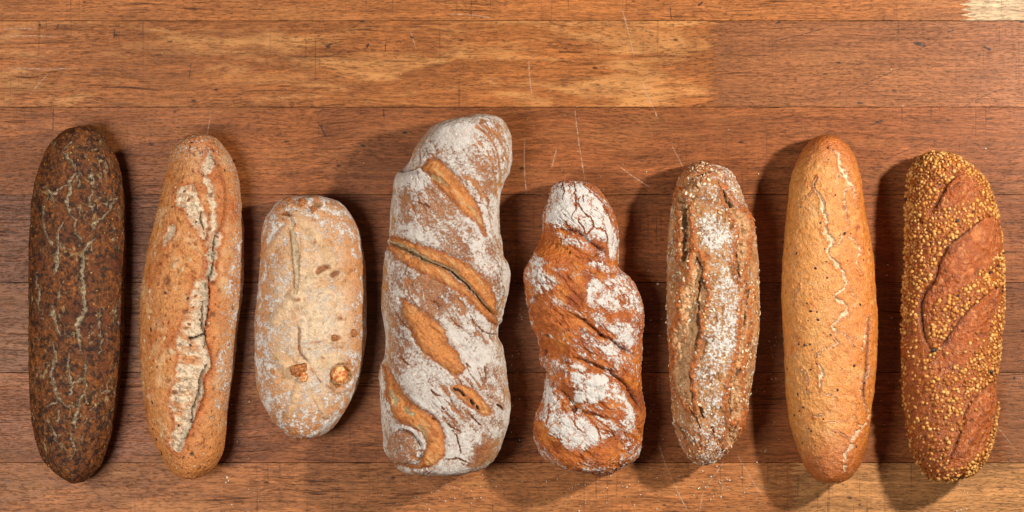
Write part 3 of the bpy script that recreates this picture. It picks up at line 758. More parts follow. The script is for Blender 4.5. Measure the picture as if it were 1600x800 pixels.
for p, sx, sy, sz, rz, mm, sd in ((Q((578,368))[0], 12.5, 14.5, 10, 0.3, NUT, 1), (Q((363,380))[0], 5.5, 7.5, 6, 0.0, NUT, 2), (Q((330,335))[0], 14, 9, 8, 0.6, WAL, 3), (P((355,98))[0], 6.5, 5.5, 5, 0.2, WAL, 4), (P((418,140))[0], 4.5, 5.5, 4.5, 0, WAL, 5), (Q((545,148))[0], 6, 5, 3, 0.4, WAL, 6), (Q((656,118))[0], 4.5, 6, 3, 0.2, WAL, 7), (Q((575,432))[0], 4, 3, 3, 0.2, WAL, 8)):
    i = L.nearest(*p); V, F = blob_mesh('n', 22, 14, 0.0, sd, 0.0)
    V = V * (1 + (0.18 if mm is NUT else 0.5) * fbm(V, 0.9, 2, sd) + (0.06 if mm is NUT else 0.4) * fbm(V, 0.35, 2, sd + 3))[:, None]
    me = mesh_from('hazelnut' if mm is NUT else 'walnut_piece', V, F); me.materials.append(mm)
    o = link(me.name.split('.')[0], me, L.root); o.matrix_local = L.frame(i, rz, (sx * S, sy * S, sz * S), (0.4 if mm is NUT else 0.12) * sz * S)

# ================================================================== 4 big floured twisted loaf
L = Loaf('floured_twist_bread', 'largest loaf, white floured twist with broad tan slashes and a curled lower end',
  [(179,743,757),(181,733,770),(184,720,780),(191,690,788),(197,677,792),(215,660,799),(235,647,800),(250,640,800),(259,634,798),(268,622,796),(282,616,789),(302,614,782),(330,610,780),(360,609,781),(377,607,784),(398,602,787),(412,600,795),(430,599,798),(455,596.5,795),(482,596,788),(500,599,784),(514,601,778),(526,602,778),(540,602,785),(560,600,788.5),(573,593,790),(590,592,792),(612,594.5,796),(632,595.5,798),(655,596,796),(677,598,790),(700,600,782),(712,606,776),(722,615,768),(731,623,754),(737,634,733),(740,652,700)], 124, 4, ntop=2.25, lump=0.6, blister=0.45)
P = crop(570, 170, 4); Q = crop(570, 360, 4); Z = crop(570, 550, 4)
L.col[:] = A(168, 112, 72)
L.mix(A(146, 90, 54), sstep(0, 0.35, L.n(40, 3, 1)))
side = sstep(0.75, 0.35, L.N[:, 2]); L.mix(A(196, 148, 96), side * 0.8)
st = L.n(13, 4, 2, stretch=(-48, 3.4), rough=0.62); bigf = L.n(60, 3, 3)
L.flour = np.clip(0.60 + 0.5 * bigf + 0.42 * st + 0.3 * L.n(5, 3, 90), 0.2, 0.98)
L.crk[:] = 0.5
for g, val in ((Q((230,180),(330,280),(420,330),(500,430),(430,560),(330,480),(250,400),(200,300)), -0.16), (P((200,500),(330,430),(430,480),(560,620),(560,760),(400,790),(300,700),(240,600)), -0.12),
               (P((520,120),(640,120),(700,200),(600,220),(520,190)), 0.2), (Q((500,560),(600,640),(640,790),(580,720),(500,620)), 0.4), (Z((600,0),(720,10),(730,90),(660,90)), 0.4), (Z((240,150),(330,150),(480,290),(500,400),(400,380),(280,290)), 0.3),
               (P((540,480),(700,640),(760,790),(650,700)), 0.1), (P((200,400),(290,380),(330,470),(230,480)), 0.25), (Z((480,470),(580,560),(600,650),(520,660)), 0.25), (P((440,230),(600,330),(690,480),(560,400)), -0.05), (Q((60,250),(130,240),(130,420),(110,500)), -0.2),
               (Z((700,560),(850,560),(780,680),(640,720)), -0.22), (P((680,100),(800,60),(900,200),(900,350),(800,300)), 0.05)):
    m, s = L.patch(g, 9); L.flour = L.flour + val * m
L.flour = np.clip(L.flour, 0.0, 1.0)
# big folds
L.crease(Q((150,75),(330,150),(480,216),(640,332),(760,462),(830,560)), 22, 6.5, 0, 0, 0, 6, 0.2)
L.crease(P((340,360),(450,470),(600,600),(720,740)), 18, 4.0, 0, 0, 0, 6, 0.2)
L.crease(Q((500,600),(600,760)) + Z((700,200),(850,330)), 18, 4.0, 0, 0, 0, 6, 0.2)
L.crease(Z((100,80),(220,260),(380,380),(480,480),(500,640)), 18, 4.5, 0, 0, 0, 6, 0.2)
L.crease(P((200,390),(270,365),(350,350)), 14, 5, 3, 3, 3, 8, 0.5, None, 1)
L.crease(Q((872,165),(885,290),(862,450),(835,560)), 8, 4, 2.5, 5, 3, 7, 0.3, A(120, 84, 56), 1)
L.crease(Z((100,70),(160,160),(220,290),(300,380)), 12, 4, 0, 0)
for p in (P((690,95),(790,190),(840,310),(850,480)), P((790,120),(865,220),(895,330)), P((640,130),(760,260),(810,400),(825,560)), P((690,450),(750,530),(785,640),(785,740)), P((650,420),(740,560)), P((850,150),(905,240))):
    L.crease(p, 5, 1.3, 1.5, 1.3, 0.7, 5, 0.7, None, 1)
    d, t, sd = L.line(p, 0.8); L.flour -= 0.35 * np.exp(-(d / 2.0) ** 2); L.mix(A(196, 130, 74), np.exp(-(d / 3) ** 2) * 0.8)
for p in (Q((668,540),(700,595),(760,640),(830,655)), Z((410,230),(430,260),(470,270)), Z((640,70),(670,100)), Z((755,90),(760,170)), Q((190,510),(230,560),(255,600)), Z((540,480),(590,560),(600,640)), Z((520,450),(600,510)), Z((500,670),(600,675),(680,700)), Z((650,380),(690,430),(730,470)), Q((380,420),(440,450),(470,500)), P((330,580),(380,600),(410,620)), Z((215,20),(280,80)), Z((480,340),(500,370)), Q((620,620),(560,580),(530,550))):
    L.crack(p, [1.5,2.5,1.5], 2.0, A(126, 74, 42), None, None, 1.0, 0.2, 2, 0.3)
OR = A(208, 132, 66); OD = A(170, 96, 42); OP = A(216, 164, 102)
def slash(pts, ridge_pts, nm='slash', up=2.0, extra=None):
    m, s = L.patch(pts, 1.6, 0.9); mm = m * L.top
    f = L.n(9, 4, 50, stretch=(-45, 3), rough=0.65)
    L.mix(OR, mm); L.mix(OD, mm * sstep(-0.05, 0.25, f) * 0.85); L.mix(OP, mm * sstep(0.05, 0.3, L.n(8, 4, 51, stretch=(-45, 4))) * 0.75); L.mix(A(150, 82, 36), mm * sstep(9, 1, s) * 0.5)
    L.flour = L.flour * (1 - mm) + mm * np.clip(0.12 + 0.5 * L.n(10, 3, 52) + 0.25 * sstep(6, 0, s), 0, 0.36)
    L.crk *= 1 - mm
    L.disp += (up * sstep(0, 10, s) - 1.2 * np.exp(-((s - 1) / 2.2) ** 2)) * L.top + 3.0 * f * mm
    L.disp += 1.6 * np.exp(-((s + 5) / 4) ** 2) * L.top
    L.mix(A(150, 78, 34), np.exp(-((s - 1.5) / 1.8) ** 2) * L.top * 0.55)
    k = L.add_part(nm); L.part[mm > 0.5] = k
    return m, s
S1 = P((370,335),(420,302),(500,345),(570,410),(640,500),(690,570),(735,640),(755,740),(758,800),(735,790),(700,720),(600,640),(530,570),(450,490),(400,420),(345,372))
slash(S1, None)
L.crack(P((400,390),(450,440),(530,490)), [3,8,2], 1.8, A(188, 152, 104), A(150,84,40), None, 1)
L.crack(P((640,590),(690,650),(730,720)), [2,7,3], 1.5, A(200, 158, 108), None, None, 1)
slash(Q((165,30),(250,58),(350,82),(450,128),(560,158),(650,208),(740,290),(800,360),(835,440),(832,520),(815,545),(700,400),(600,300),(480,216),(400,200),(280,132),(160,70)), None, up=3.0)
slash(Q((150,84),(280,142),(400,206),(480,228),(600,322),(700,412),(800,512),(835,590),(812,600),(740,530),(640,430),(540,370),(440,320),(330,262),(240,205),(140,125)), None, up=2.5)
G2 = Q((160,72),(230,102),(330,150),(420,198),(480,216),(560,262),(640,332),(700,392),(760,462),(815,548))
L.crack(G2, [9,9,8,7,5,6,5,4,4,3], 4.6, A(196, 168, 126), A(214, 150, 84), 'slash_crumb', 0.5, 0.35, 1.6, 2.2, 5)
L.crack([(x - 1.0, y + 1.5) for x, y in G2], [3,3,2.5,2,2,3,3,2.5,2,1.5], 1.5, A(112, 86, 58), None, None, 0.7)
slash(Q((228,420),(290,450),(370,510),(430,560),(500,612),(520,690),(590,760)) + Z((600,40),(640,112),(560,152),(470,84),(390,12)) + Q((370,770),(310,680),(270,590),(236,520)), None, up=3.5)
L.crease(Q((400,590),(470,650),(560,780)), 6, 1.5, 2, 1.2, 1.5, 6, 0.8, None, -1)
slash(Z((530,222),(600,198),(680,222),(750,290),(800,360),(790,392),(740,402),(700,372),(650,342),(590,292)), None, up=1.0)
for p, w in ((Z((560,232),(600,250),(630,275)), 4), (Z((665,300),(680,335)), 6), (Z((700,340),(716,360)), 4), (Z((825,325),(850,340),(868,362)), 3), (Z((420,425),(445,430)), 3.5)):
    L.crack(p, w, 4.5, A(70, 48, 32), A(200,130,74), None, 0.8)
L.crease(Z((640,185),(730,250),(840,300)), 6, 1.6, 1.6, 2.4, 1.5, 6, 0.6, A(150, 92, 52), 1)
# curled lower end
slash(Z((100,70),(150,140),(200,230),(250,285),(330,345),(400,390),(445,430),(482,480),(505,560),(502,630),(462,690),(390,722),(280,724),(190,704),(128,612),(150,628),(215,690),(310,698),(345,665),(378,600),(368,530),(320,480),(230,452),(188,420),(150,340),(118,250)), None, 'slash', up=2.5)
for p, w in ((Z((150,250),(175,300),(195,350)), [4,9,4]), (Z((235,345),(270,375),(310,400)), [4,8,4]), (Z((340,450),(370,500),(395,560)), [4,7,3])):
    L.crack(p, w, 2.6, A(190, 168, 126), A(214,150,84), None, 1)
d = np.hypot((L.wu - 631) / 24, (L.wv - 698) / 28); kn = sstep(1.25, 0.6, d) * L.top
L.disp += 5 * kn; L.flour = np.where(kn > 0.35, 0.42 + 0.35 * L.n(10, 3, 61), L.flour)
L.crease(Z((185,485),(270,498),(330,555),(352,612),(342,668),(310,700)), 6, 2.5, 2.2, 3.5, 0, 6, 0.5, A(110, 64, 36), 1)  # crease is also coloured dark, painting in the shadow at the knob's right edge
L.flour = np.clip(L.flour, 0, 1)
rg = 1 - np.abs(L.n(15, 3, 92, stretch=(-52, 4.5))) * 7; rg = sstep(0.2, 1.0, rg) * sstep(-0.1, 0.25, L.n(60, 2, 93)) * L.top * (L.part == 0)
L.disp += 1.4 * st * (1 - (L.part > 0)) - 1.8 * rg
L.flour = np.clip(L.flour - 0.35 * rg, 0, 1); L.mix(A(178, 112, 62), rg * 0.6)
L.finish(bread_mat('floured_crust', 0.5, 0.8, (0.74, 1.2), 0.4, 0.14, 260, grit=1.5, fmix=0.80))

# ================================================================== 5 orange twist with flour patches
L = Loaf('rustic_twist_bread', 'knobbly twisted orange brown loaf with cracked white flour patches',
  [(281,886,898),(284,874,912),(291,864,929),(302,859,940),(316,857,950),(332,849,958),(350,848,964.5),(364,847,966),(384,840,967),(398,832,967),(414,823,966),(421,820,969),(432,818,983),(448,819.5,994),(464,821.5,1001),(486,826,1006),(506,830,1006),(528,839,1003),(548,843,1004),(558,842,1004),(570,845,1002),(581,853,1002),(599,851,1003),(620,848,1006),(646,837.5,1009),(664,833,1006),(680,833,1003),(696,838,1002),(712,847,997),(721,860,987),(730,877,972),(737,912,960),(742,933,948)], 106, 5, ntop=2.2, lump=0.7, blister=0.7)
P = crop(800, 270, 5); Q = crop(800, 420, 5); Z = crop(800, 570, 4.444)
L.col[:] = A(188, 100, 34)
L.mix(A(154, 74, 26), sstep(-0.05, 0.35, L.n(34, 4, 1)))
L.mix(A(216, 132, 48), sstep(0.0, 0.4, L.n(20, 4, 2, stretch=(-40, 2))) * 0.7)
L.mix(A(120, 54, 26), sstep(0.22, 0.42, L.n(14, 4, 3)) * 0.7)
st = L.n(8, 4, 4, stretch=(-38, 3.6), rough=0.68); fi = L.n(6, 3, 5, rough=0.7)
L.flour = np.clip(0.33 + 0.7 * st + 0.5 * fi + 0.3 * L.n(40, 2, 6), 0, 0.62)
L.crk[:] = 0.9
FP = [(P((300,160),(330,100),(400,72),(480,62),(560,75),(650,135),(720,250),(780,325),(822,450),(830,600),(808,690),(772,640),(750,545),(640,505),(520,445),(400,440),(320,432),(248,405),(252,312),(282,240)), 0.80),
 (P((340,510),(400,482),(500,508),(600,560),(655,605),(560,592),(420,572)), 0.66), (P((590,700),(700,682),(800,730),(880,792),(760,765),(640,742)), 0.62), (P((500,575),(600,640),(560,655),(500,620)), 0.5),
 (P((105,790),(150,650),(230,640),(270,700),(280,790)) + Q((380,60),(390,112),(300,200),(200,212),(150,180),(110,60)), 0.54), (P((300,720),(420,715),(440,770),(330,780)), 0.42), (Q((120,220),(190,225),(185,280),(150,320)), 0.6),
 (Q((310,235),(380,230),(440,290),(525,352),(430,322),(340,282)), 0.62), (Q((575,118),(690,92),(720,150),(660,190),(640,260),(600,270)), 0.8), (Q((690,95),(800,32),(870,12),(950,92),(1010,232),(1020,420),(960,345),(880,340),(780,365),(680,300),(640,240),(680,180)), 0.55), (Q((700,230),(850,250),(960,200),(980,300),(850,320)), 0.66),
 (Q((600,360),(700,345),(780,400),(860,385),(985,470),(985,585),(930,632),(840,562),(740,500),(640,450)), 0.62), (Q((530,488),(600,505),(700,562),(820,602),(862,670),(820,690),(760,722),(690,660),(590,600)), 0.72), (Q((440,585),(560,590),(690,680),(560,700)), 0.46),
 (Q((215,700),(320,700),(450,690),(580,745),(590,800),(300,800)), 0.50), (Q((260,380),(330,360),(380,440),(300,440)), 0.4),
 (Z((400,60),(550,42),(690,72),(790,182),(850,282),(880,380),(850,470),(770,480),(740,400),(780,350),(760,262),(640,240),(480,300),(425,262),(432,180)), 0.68), (Z((430,160),(560,170),(690,180),(640,240),(500,280),(430,250)), 0.9), (Z((560,330),(700,380),(760,440),(700,470),(560,400)), 0.5),
 (Z((240,80),(300,190),(330,262),(420,335),(540,392),(640,442),(700,480),(620,548),(540,592),(470,620),(330,542),(250,482),(225,400),(205,252)), 0.68), (Z((330,380),(440,360),(560,440),(640,500),(560,570),(420,550),(330,480)), 0.84),
 (Z((150,490),(200,582),(300,642),(385,712),(300,692),(205,632)), 0.66), (Z((440,682),(560,712),(650,742),(590,755),(500,722)), 0.66), (Z((690,752),(780,692),(880,562),(892,605),(840,662),(760,722)), 0.7), (Z((740,470),(860,480),(860,620),(780,640)), 0.42), (Z((160,352),(205,272),(235,400),(180,402)), 0.5)]
for g, val in FP:
    m, s = L.patch(g, 12, 2.0)
    if val >= 0.6: k = L.add_part('flour_patch'); L.part[(m > 0.55) & (L.top > 0.3)] = k
    L.flour = np.maximum(L.flour, m * (val + 0.14 + 0.55 * st + 0.45 * fi))
bare = [Q((400,90),(560,80),(575,180),(590,290),(520,330),(450,270),(390,200)), Q((160,290),(350,310),(540,400),(420,480),(250,500),(180,400)), Q((220,540),(430,610),(500,680),(330,660),(230,640)), Z((520,620),(640,550),(720,490),(750,560),(700,660),(640,700),(560,660)), Z((160,420),(240,480),(320,570),(430,640),(500,660),(420,690),(300,640),(200,540)), P((230,480),(330,500),(400,580),(560,600),(640,690),(400,720),(300,700),(190,620)), Z((800,70),(880,120),(920,330),(890,480),(870,330),(800,180))]
for g in bare:
    m, s = L.patch(g, 6, 1.3); L.flour *= 1 - 0.6 * m
L.crease(P((330,450),(430,440),(530,462),(640,540),(740,605),(785,675)), 14, 8, 2.4, 3.5, 3.5, 8, 0.7, A(128, 60, 24), -1)
L.crease(P((240,480),(330,560),(450,630),(600,690),(800,745)), 18, 8)
L.crease(Q((430,330),(560,405),(700,512),(800,562),(900,632),(1000,690)), 15, 6.5, 2.0, 3.5, 3, 8, 0.7, A(112, 54, 24), -1)
L.crease(Q((500,440),(600,540),(700,590),(760,610)), 5, 1.2, 1.5, 1.8, 1.5, 5, 0.9, A(128, 62, 28), 1)
L.crease(Q((440,690),(580,722),(700,772),(800,802)) + Z((700,62),(800,122),(870,222),(920,330)), 15, 7.5, 2.0, 4.5, 3.0, 8, 0.6, A(92, 44, 22), -1)
L.crease(Q((200,620),(320,680),(440,690)), 17, 8)
L.crease(Z((280,150),(360,210),(440,310),(560,345),(690,385)), 14, 6.5, 2.2, 3.0, 3, 8, 0.8, A(120, 58, 26), 1)
L.crease(Z((500,650),(600,580),(730,482)), 7, 2.5, 1.8, 1.5, 2, 7, 0.8, None, 1)
L.crease(Z((200,470),(300,580),(430,650),(640,720)), 9, 3)
L.crease(Z((480,140),(560,160),(640,175)), 3, 0.8, 1.3, 2.2, 0.8, 4, 0.8, A(150, 80, 40), 1)
for p in (P((480,70),(500,140),(495,240),(490,280),(465,330),(480,380)), P((400,80),(410,140),(405,210)), P((550,80),(610,140),(680,200),(730,290),(780,360)), P((490,210),(540,290),(620,360),(640,410),(580,470),(560,420),(520,370),(580,340)), P((620,400),(700,440),(750,500),(760,590),(780,670)), P((560,170),(560,230)), P((420,380),(450,430)), P((530,180),(515,240)), P((700,260),(760,330),(790,400)),
          Z((610,260),(660,300),(720,320)), Z((250,250),(260,340),(230,420)), Z((480,320),(560,400),(600,470),(620,540)), Z((420,330),(440,420),(520,480)), Z((700,470),(720,520))):
    L.crack(p, [1.5,2.6,2.2,1.5], 1.8, A(170, 88, 36), None, None, 1.2, 0.2, 2, 0.3)
for p, r in ((Z((425,316))[0], 6), (Q((268,530))[0], 4.5), (Q((565,402))[0], 4), (Q((655,24))[0], 3), (Q((225,640))[0], 4), (P((450,622))[0], 3), (Q((710,518))[0], 4)):
    d = np.hypot(L.wu - p[0], (L.wv - p[1]) * 1.4); m = sstep(r, r * 0.4, d) * L.top; L.mix(A(62, 30, 18), m * 0.9); L.disp -= 3.5 * m; L.flour *= 1 - m
rg = 1 - np.abs(L.n(13, 3, 92, stretch=(-36, 4.0))) * 7; rg = sstep(0.2, 1.0, rg) * sstep(-0.15, 0.2, L.n(45, 2, 93)) * L.top
L.disp += 2.0 * st + 1.4 * fi - 2.4 * rg
L.flour = L.flour - 0.45 * rg; L.mix(A(150, 72, 26), rg * 0.5)
L.flour = np.clip(L.flour, 0, 1)
L.finish(bread_mat('orange_crust', 0.4, 0.8, (0.72, 1.24), 0.4, 0.18, 190, pale=0.05, grit=1.5))

# ================================================================== 6 rustic split grain loaf
L = Loaf('grain_bread', 'rugged loaf with deep lengthwise splits, greyish crumb and a floury grain topped middle',
  [(253,1088,1100),(256,1080,1110),(259,1076,1120),(263,1072,1134),(271,1065,1144),(287,1057,1152),(306,1053,1160),(331,1046.5,1169),(365,1045,1179),(396,1044,1183),(443,1043,1186),(487,1042.5,1186.5),(521,1043.5,1185),(555,1046.5,1181),(605,1049,1173),(642,1050,1166),(667,1053,1158),(692,1061,1144),(711,1073,1127),(720,1084,1116),(724,1092,1101)], 100, 6)
P = crop(1020, 240, 3.2); Q = crop(1020, 480, 3.2)
L.col[:] = A(190, 132, 76)
L.mix(A(154, 92, 44), sstep(-0.05, 0.35, L.n(30, 4, 1)))
L.mix(A(206, 150, 96), sstep(0.0, 0.4, L.n(18, 4, 2)) * 0.7)
L.mix(A(184, 100, 42), sstep(640, 700, L.v) * 0.6); L.mix(A(190, 106, 46), sstep(300, 262, L.v) * 0.6)
fi = L.n(6, 4, 3, rough=0.7); L.flour = np.clip(0.30 + 0.6 * fi + 0.3 * L.n(30, 3, 4) + 0.16 * sstep(36, 12, np.abs(L.u - 1128 + 0.05 * (L.v - 480))), 0, 0.62)
for g, val in ((P((215,330),(300,285),(370,305),(400,420),(335,490),(280,505),(235,440)), 0.72), (P((330,560),(440,570),(455,800),(330,800),(310,680)), 0.60), (Q((310,0),(440,0),(430,200),(385,290),(330,300),(250,250),(260,120)), 0.64), (Q((200,250),(330,290),(380,420),(350,560),(230,480),(195,380)), 0.48), (P((190,130),(260,120),(260,190),(210,190)), 0.55), (Q((150,640),(340,620),(330,740),(220,760)), 0.46), (Q((100,440),(180,520),(220,620),(130,640)), 0.4), (P((370,180),(420,200),(470,300),(440,260)), 0.42)):
    m, s = L.patch(g, 17, 2.2); L.flour = np.maximum(L.flour, m * (val - 0.06 + 0.75 * fi + 0.35 * L.n(14, 3, 91)))
splits = [(P((140,190),(160,240),(182,350),(188,480),(160,565),(146,470),(150,340),(128,222)), 7, 0),
  (P((215,495),(250,560),(240,620),(272,680),(235,800)) + Q((218,0),(232,80),(212,200),(190,300),(186,400),(202,512),(150,452),(108,350),(130,250),(106,150),(148,40)) + P((140,785),(150,700),(190,640),(205,560)), 4.0, 1),
  (P((352,178),(385,245),(432,285),(474,340),(468,450),(452,560),(436,635),(418,525),(430,430),(428,350),(388,285),(360,235)), 6, 2),
  (P((485,690),(475,745),(465,800)) + Q((475,60),(468,130),(440,250),(425,340),(425,400),(440,500),(420,585),(395,560),(380,470),(384,400),(410,320),(432,220),(446,100),(450,20)) + P((462,740)), 5.5, 3), (Q((385,605),(418,590),(410,660),(370,700),(362,670)), 4.5, 4)]
for g, dp, kx in splits:
    m, s = L.patch(g, 2.0, 1.5); m = m * L.top
    rag = L.n(8, 4, 30 + kx, stretch=(80, 1.8)); 
    c = A(214, 168, 120)[None] * (1 + 0.5 * rag)[:, None]
    L.col += (c - L.col) * (m * 0.95)[:, None]
    L.mix(A(206, 128, 66), m * sstep(0.12, 0.4, L.n(13, 3, 40)) * 0.8); L.mix(A(124, 86, 54), m * sstep(0.1, 0.35, L.n(7, 3, 41)) * 0.6)
    L.flour *= 1 - 0.8 * m
    L.disp += -1.25 * dp * sstep(0, 6, s) * L.top + m * (4.0 * rag + 2.5 * L.n(5, 2, 43))
    lipm = np.exp(-((s + 5) / 4) ** 2) * L.top
    L.disp += 3.4 * lipm * (1 + 0.8 * L.n(12, 2, 45)); L.mix(A(192, 100, 34), lipm * 0.85); L.mix(A(110, 54, 22), lipm * sstep(0.02, 0.25, L.n(6, 3, 46)) * 0.8); L.flour *= 1 - 0.4 * lipm
    k = L.add_part('split_crumb'); L.part[m > 0.5] = k
DKC = A(104, 76, 50)
for p, w in ((P((140,200),(158,270),(150,400),(155,540)), [4,5,4,3]), (Q((224,0),(230,60),(228,120),(205,215)), [4,5,4,3]), (P((222,520),(245,590),(225,690),(222,790)), [3,4,4,3]), (P((352,185),(372,240),(400,265)), [3,5,4]), (P((432,450),(424,560),(436,620)), [4,5,4]), (P((240,620),(270,670)), [3,3]),
             (Q((455,20),(460,90)), [4,4]), (Q((432,300),(420,350)), [4,3]), (Q((385,400),(384,460),(400,540)), [4,5,4]), (Q((415,585),(378,650),(368,690)), [3,4,3]), (Q((235,490),(248,552)), [3,3]), (Q((178,495),(210,545),(240,602)), [2,4,2]), (Q((108,570),(130,605),(170,655)), [3,4,3]), (Q((295,600),(312,632)), [3,3]), (P((470,680),(462,760)), [3,4]), (Q((190,330),(188,400),(200,480)), [2,3,2])):
    L.crack(p, w, 3.6, DKC, A(190, 112, 52), None, 1.3, 0.4, 2.2, 1.0)
L.crease(P((160,170),(190,130),(240,100),(325,80)), 7, 2.5, 2, 4.5, 5, 8, 0.5, A(110, 60, 30), 1)
rg = 1 - np.abs(L.n(16, 3, 96, stretch=(86, 4.0))) * 7; rg = sstep(0.2, 1.0, rg) * sstep(-0.1, 0.2, L.n(50, 2, 97)) * L.top * (L.part == 0)
L.disp -= 2.6 * rg; L.mix(A(150, 104, 62), rg * 0.7); L.flour -= 0.3 * rg
L.disp += 2.4 * fi
L.flour = np.clip(L.flour, 0, 1)
L.finish(bread_mat('rustic_crust', 0.55, 0.8, (0.70, 1.26), 0.35, 0.2, 340))
GM = [plain_mat('rye_flake', A(222, 206, 176), 0.7, 0.2), plain_mat('oat_grit', A(206, 172, 124), 0.7, 0.25), plain_mat('bran_flake', A(150, 98, 56), 0.6, 0.25)]
idx = L.scatter((L.N[:, 2] > -0.1) * 0.03 * sstep(-0.35, 0.25, L.n(40, 2, 78)), 4.2, 1100, 6)
seeds_as_parts(L, 'grain_flake', idx, GM, [blob_mesh('g', 6, 4, 0.25, q) for q in range(3)], (0.7, 2.2), 0.4, (1.0, 2.0), 0.2, 300, 0.5, weights=[5, 4, 3])

# ================================================================== 7 golden loaf with cream cracks
L = Loaf('golden_baguette', 'smooth golden loaf with jagged cream cracks and tiny black specks',
  [(210.5,1286,1296),(213,1278,1304),(221,1266,1317),(231.5,1256,1326),(252,1245.5,1338),(270,1238.5,1343),(301,1233,1348),(336,1230,1353),(375,1226,1360),(417,1223,1365),(466,1221.5,1368),(510,1223,1370),(553,1225,1370),(597,1227,1366),(651,1232.6,1359),(688,1242,1354),(724,1254,1343),(743,1267,1329),(751.5,1284,1311)], 100, 7)
P = crop(1200, 200, 2.857); Q = crop(1200, 470, 2.759)
L.col[:] = A(216, 146, 74)
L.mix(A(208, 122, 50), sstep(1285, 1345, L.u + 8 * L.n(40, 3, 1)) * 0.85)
L.mix(A(206, 124, 52), sstep(0.0, 0.4, L.n(32, 4, 2)) * 0.7)
L.mix(A(224, 166, 94), sstep(0.05, 0.4, L.n(22, 4, 3)) * 0.6)
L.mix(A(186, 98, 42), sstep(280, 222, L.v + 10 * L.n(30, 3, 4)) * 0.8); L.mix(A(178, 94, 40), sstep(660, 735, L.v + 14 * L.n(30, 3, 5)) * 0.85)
CC = A(230, 206, 166); RM = A(184, 92, 36)
CR = [(P((280,90),(320,125),(330,190),(350,230),(380,270),(385,320),(397,352)), [3,7,10,8,5,4,2]), (P((372,262),(345,290),(345,370),(357,420),(350,452)), [2,3,4,6,2]), (P((225,215),(200,262),(235,300),(250,370),(265,420),(255,460),(285,510),(275,560),(310,610),(345,660),(345,710),(305,740),(330,780)) + Q((345,30),(310,70),(275,105),(295,145),(290,190),(250,205),(208,238)), [5,4,6,8,7,5,10,6,6,8,6,4,5,6,7,5,4,5,3,3]),
  (P((355,485),(410,530),(415,560),(395,590),(418,655)), [3,5,4,3,2]), (P((330,475),(305,520)), [3,4]), (P((225,215),(190,285),(165,330)), [4,2,1]), (Q((212,262),(225,300),(232,340),(230,382)), [3,6,6,2]), (Q((308,142),(350,152),(377,195)), [3,4,2]), (Q((437,60),(415,160),(410,220)), [2,4,3]), (Q((395,370),(405,430),(430,480),(422,520),(385,532),(372,490)), [2,3,4,4,4,2]), (Q((395,540),(365,600),(335,660),(325,742)), [4,8,10,3]),
  (Q((145,290),(170,330),(180,415)), [1.5,2,1.5]), (Q((200,500),(240,480)), [2,2]), (Q((250,410),(300,420)), [3,2]), (Q((240,518),(295,520)), [2,2]), (Q((355,600),(280,560)), [1.5,1.5]), (P((395,770),(370,720)), [2,2]), (Q((430,270),(428,310),(410,380)), [2,2,2]), (P((120,790),(140,700)), [1.5,1.5])]
for p, w in CR: L.crack(p, np.array(w) * 0.8, 2.4, CC, RM, 'crack' if max(w) >= 3 else None, 1.8, 0.28, 2.8, 1.3, 5, 0.4)
L.crease(Q((440,40),(436,150),(425,300),(415,420),(435,470)), 5, 1.5, 1.6, 2.4, 2.0, 6, 0.6, A(128, 70, 32), -1)
for p, r in ((P((400,445))[0], 6), (P((335,355))[0], 4)):
    d = np.hypot(L.wu - p[0], L.wv - p[1]); L.mix(A(150, 76, 30), sstep(r * 1.3, r * 0.4, d) * 0.8 * L.top)
bl = sstep(0.12, 0.34, L.n(15, 4, 98, rough=0.65)) * L.top
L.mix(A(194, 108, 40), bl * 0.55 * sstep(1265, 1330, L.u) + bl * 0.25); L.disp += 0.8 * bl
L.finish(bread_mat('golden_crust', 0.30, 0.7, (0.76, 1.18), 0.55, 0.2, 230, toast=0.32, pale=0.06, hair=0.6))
sp = [P(q)[0] for q in ((232,425),(252,537),(368,470),(340,470),(213,625),(267,668),(122,748),(450,545),(428,590),(360,688),(415,790),(260,598),(205,70),(268,88),(300,300),(130,560))] + [Q(q)[0] for q in ((185,45),(210,50),(217,80),(270,148),(132,187),(158,190),(183,187),(213,272),(184,295),(128,404),(153,458),(133,475),(187,562),(175,550),(112,495),(147,612),(205,622),(240,510),(378,628),(372,280),(418,355),(82,295),(170,12),(398,14),(300,385))]
Vb, Fb = blob_mesh('b', 6, 4, 0.15, 2); Vs, Fs = [], []; R = random.Random(8)
ex = L.scatter((L.N[:, 2] > 0.2) * 0.003, 14, 60, 12)
for kx, i in enumerate([L.nearest(*p) for p in sp] + ex):
    s = (R.uniform(1.3, 2.2) if kx < len(sp) else R.uniform(0.6, 1.1)) * S
    M = np.array(L.frame(i, R.uniform(0, 6), (s * 1.25, s, s * 0.5), 0.1 * s)); Fs.append(Fb + len(Vs) * len(Vb)); Vs.append(Vb @ M[:3, :3].T + M[:3, 3])
me = mesh_from('poppy_speck', np.vstack(Vs), np.vstack(Fs)); o = link('poppy_speck', me, L.root, BLACK); o['kind'] = 'stuff'

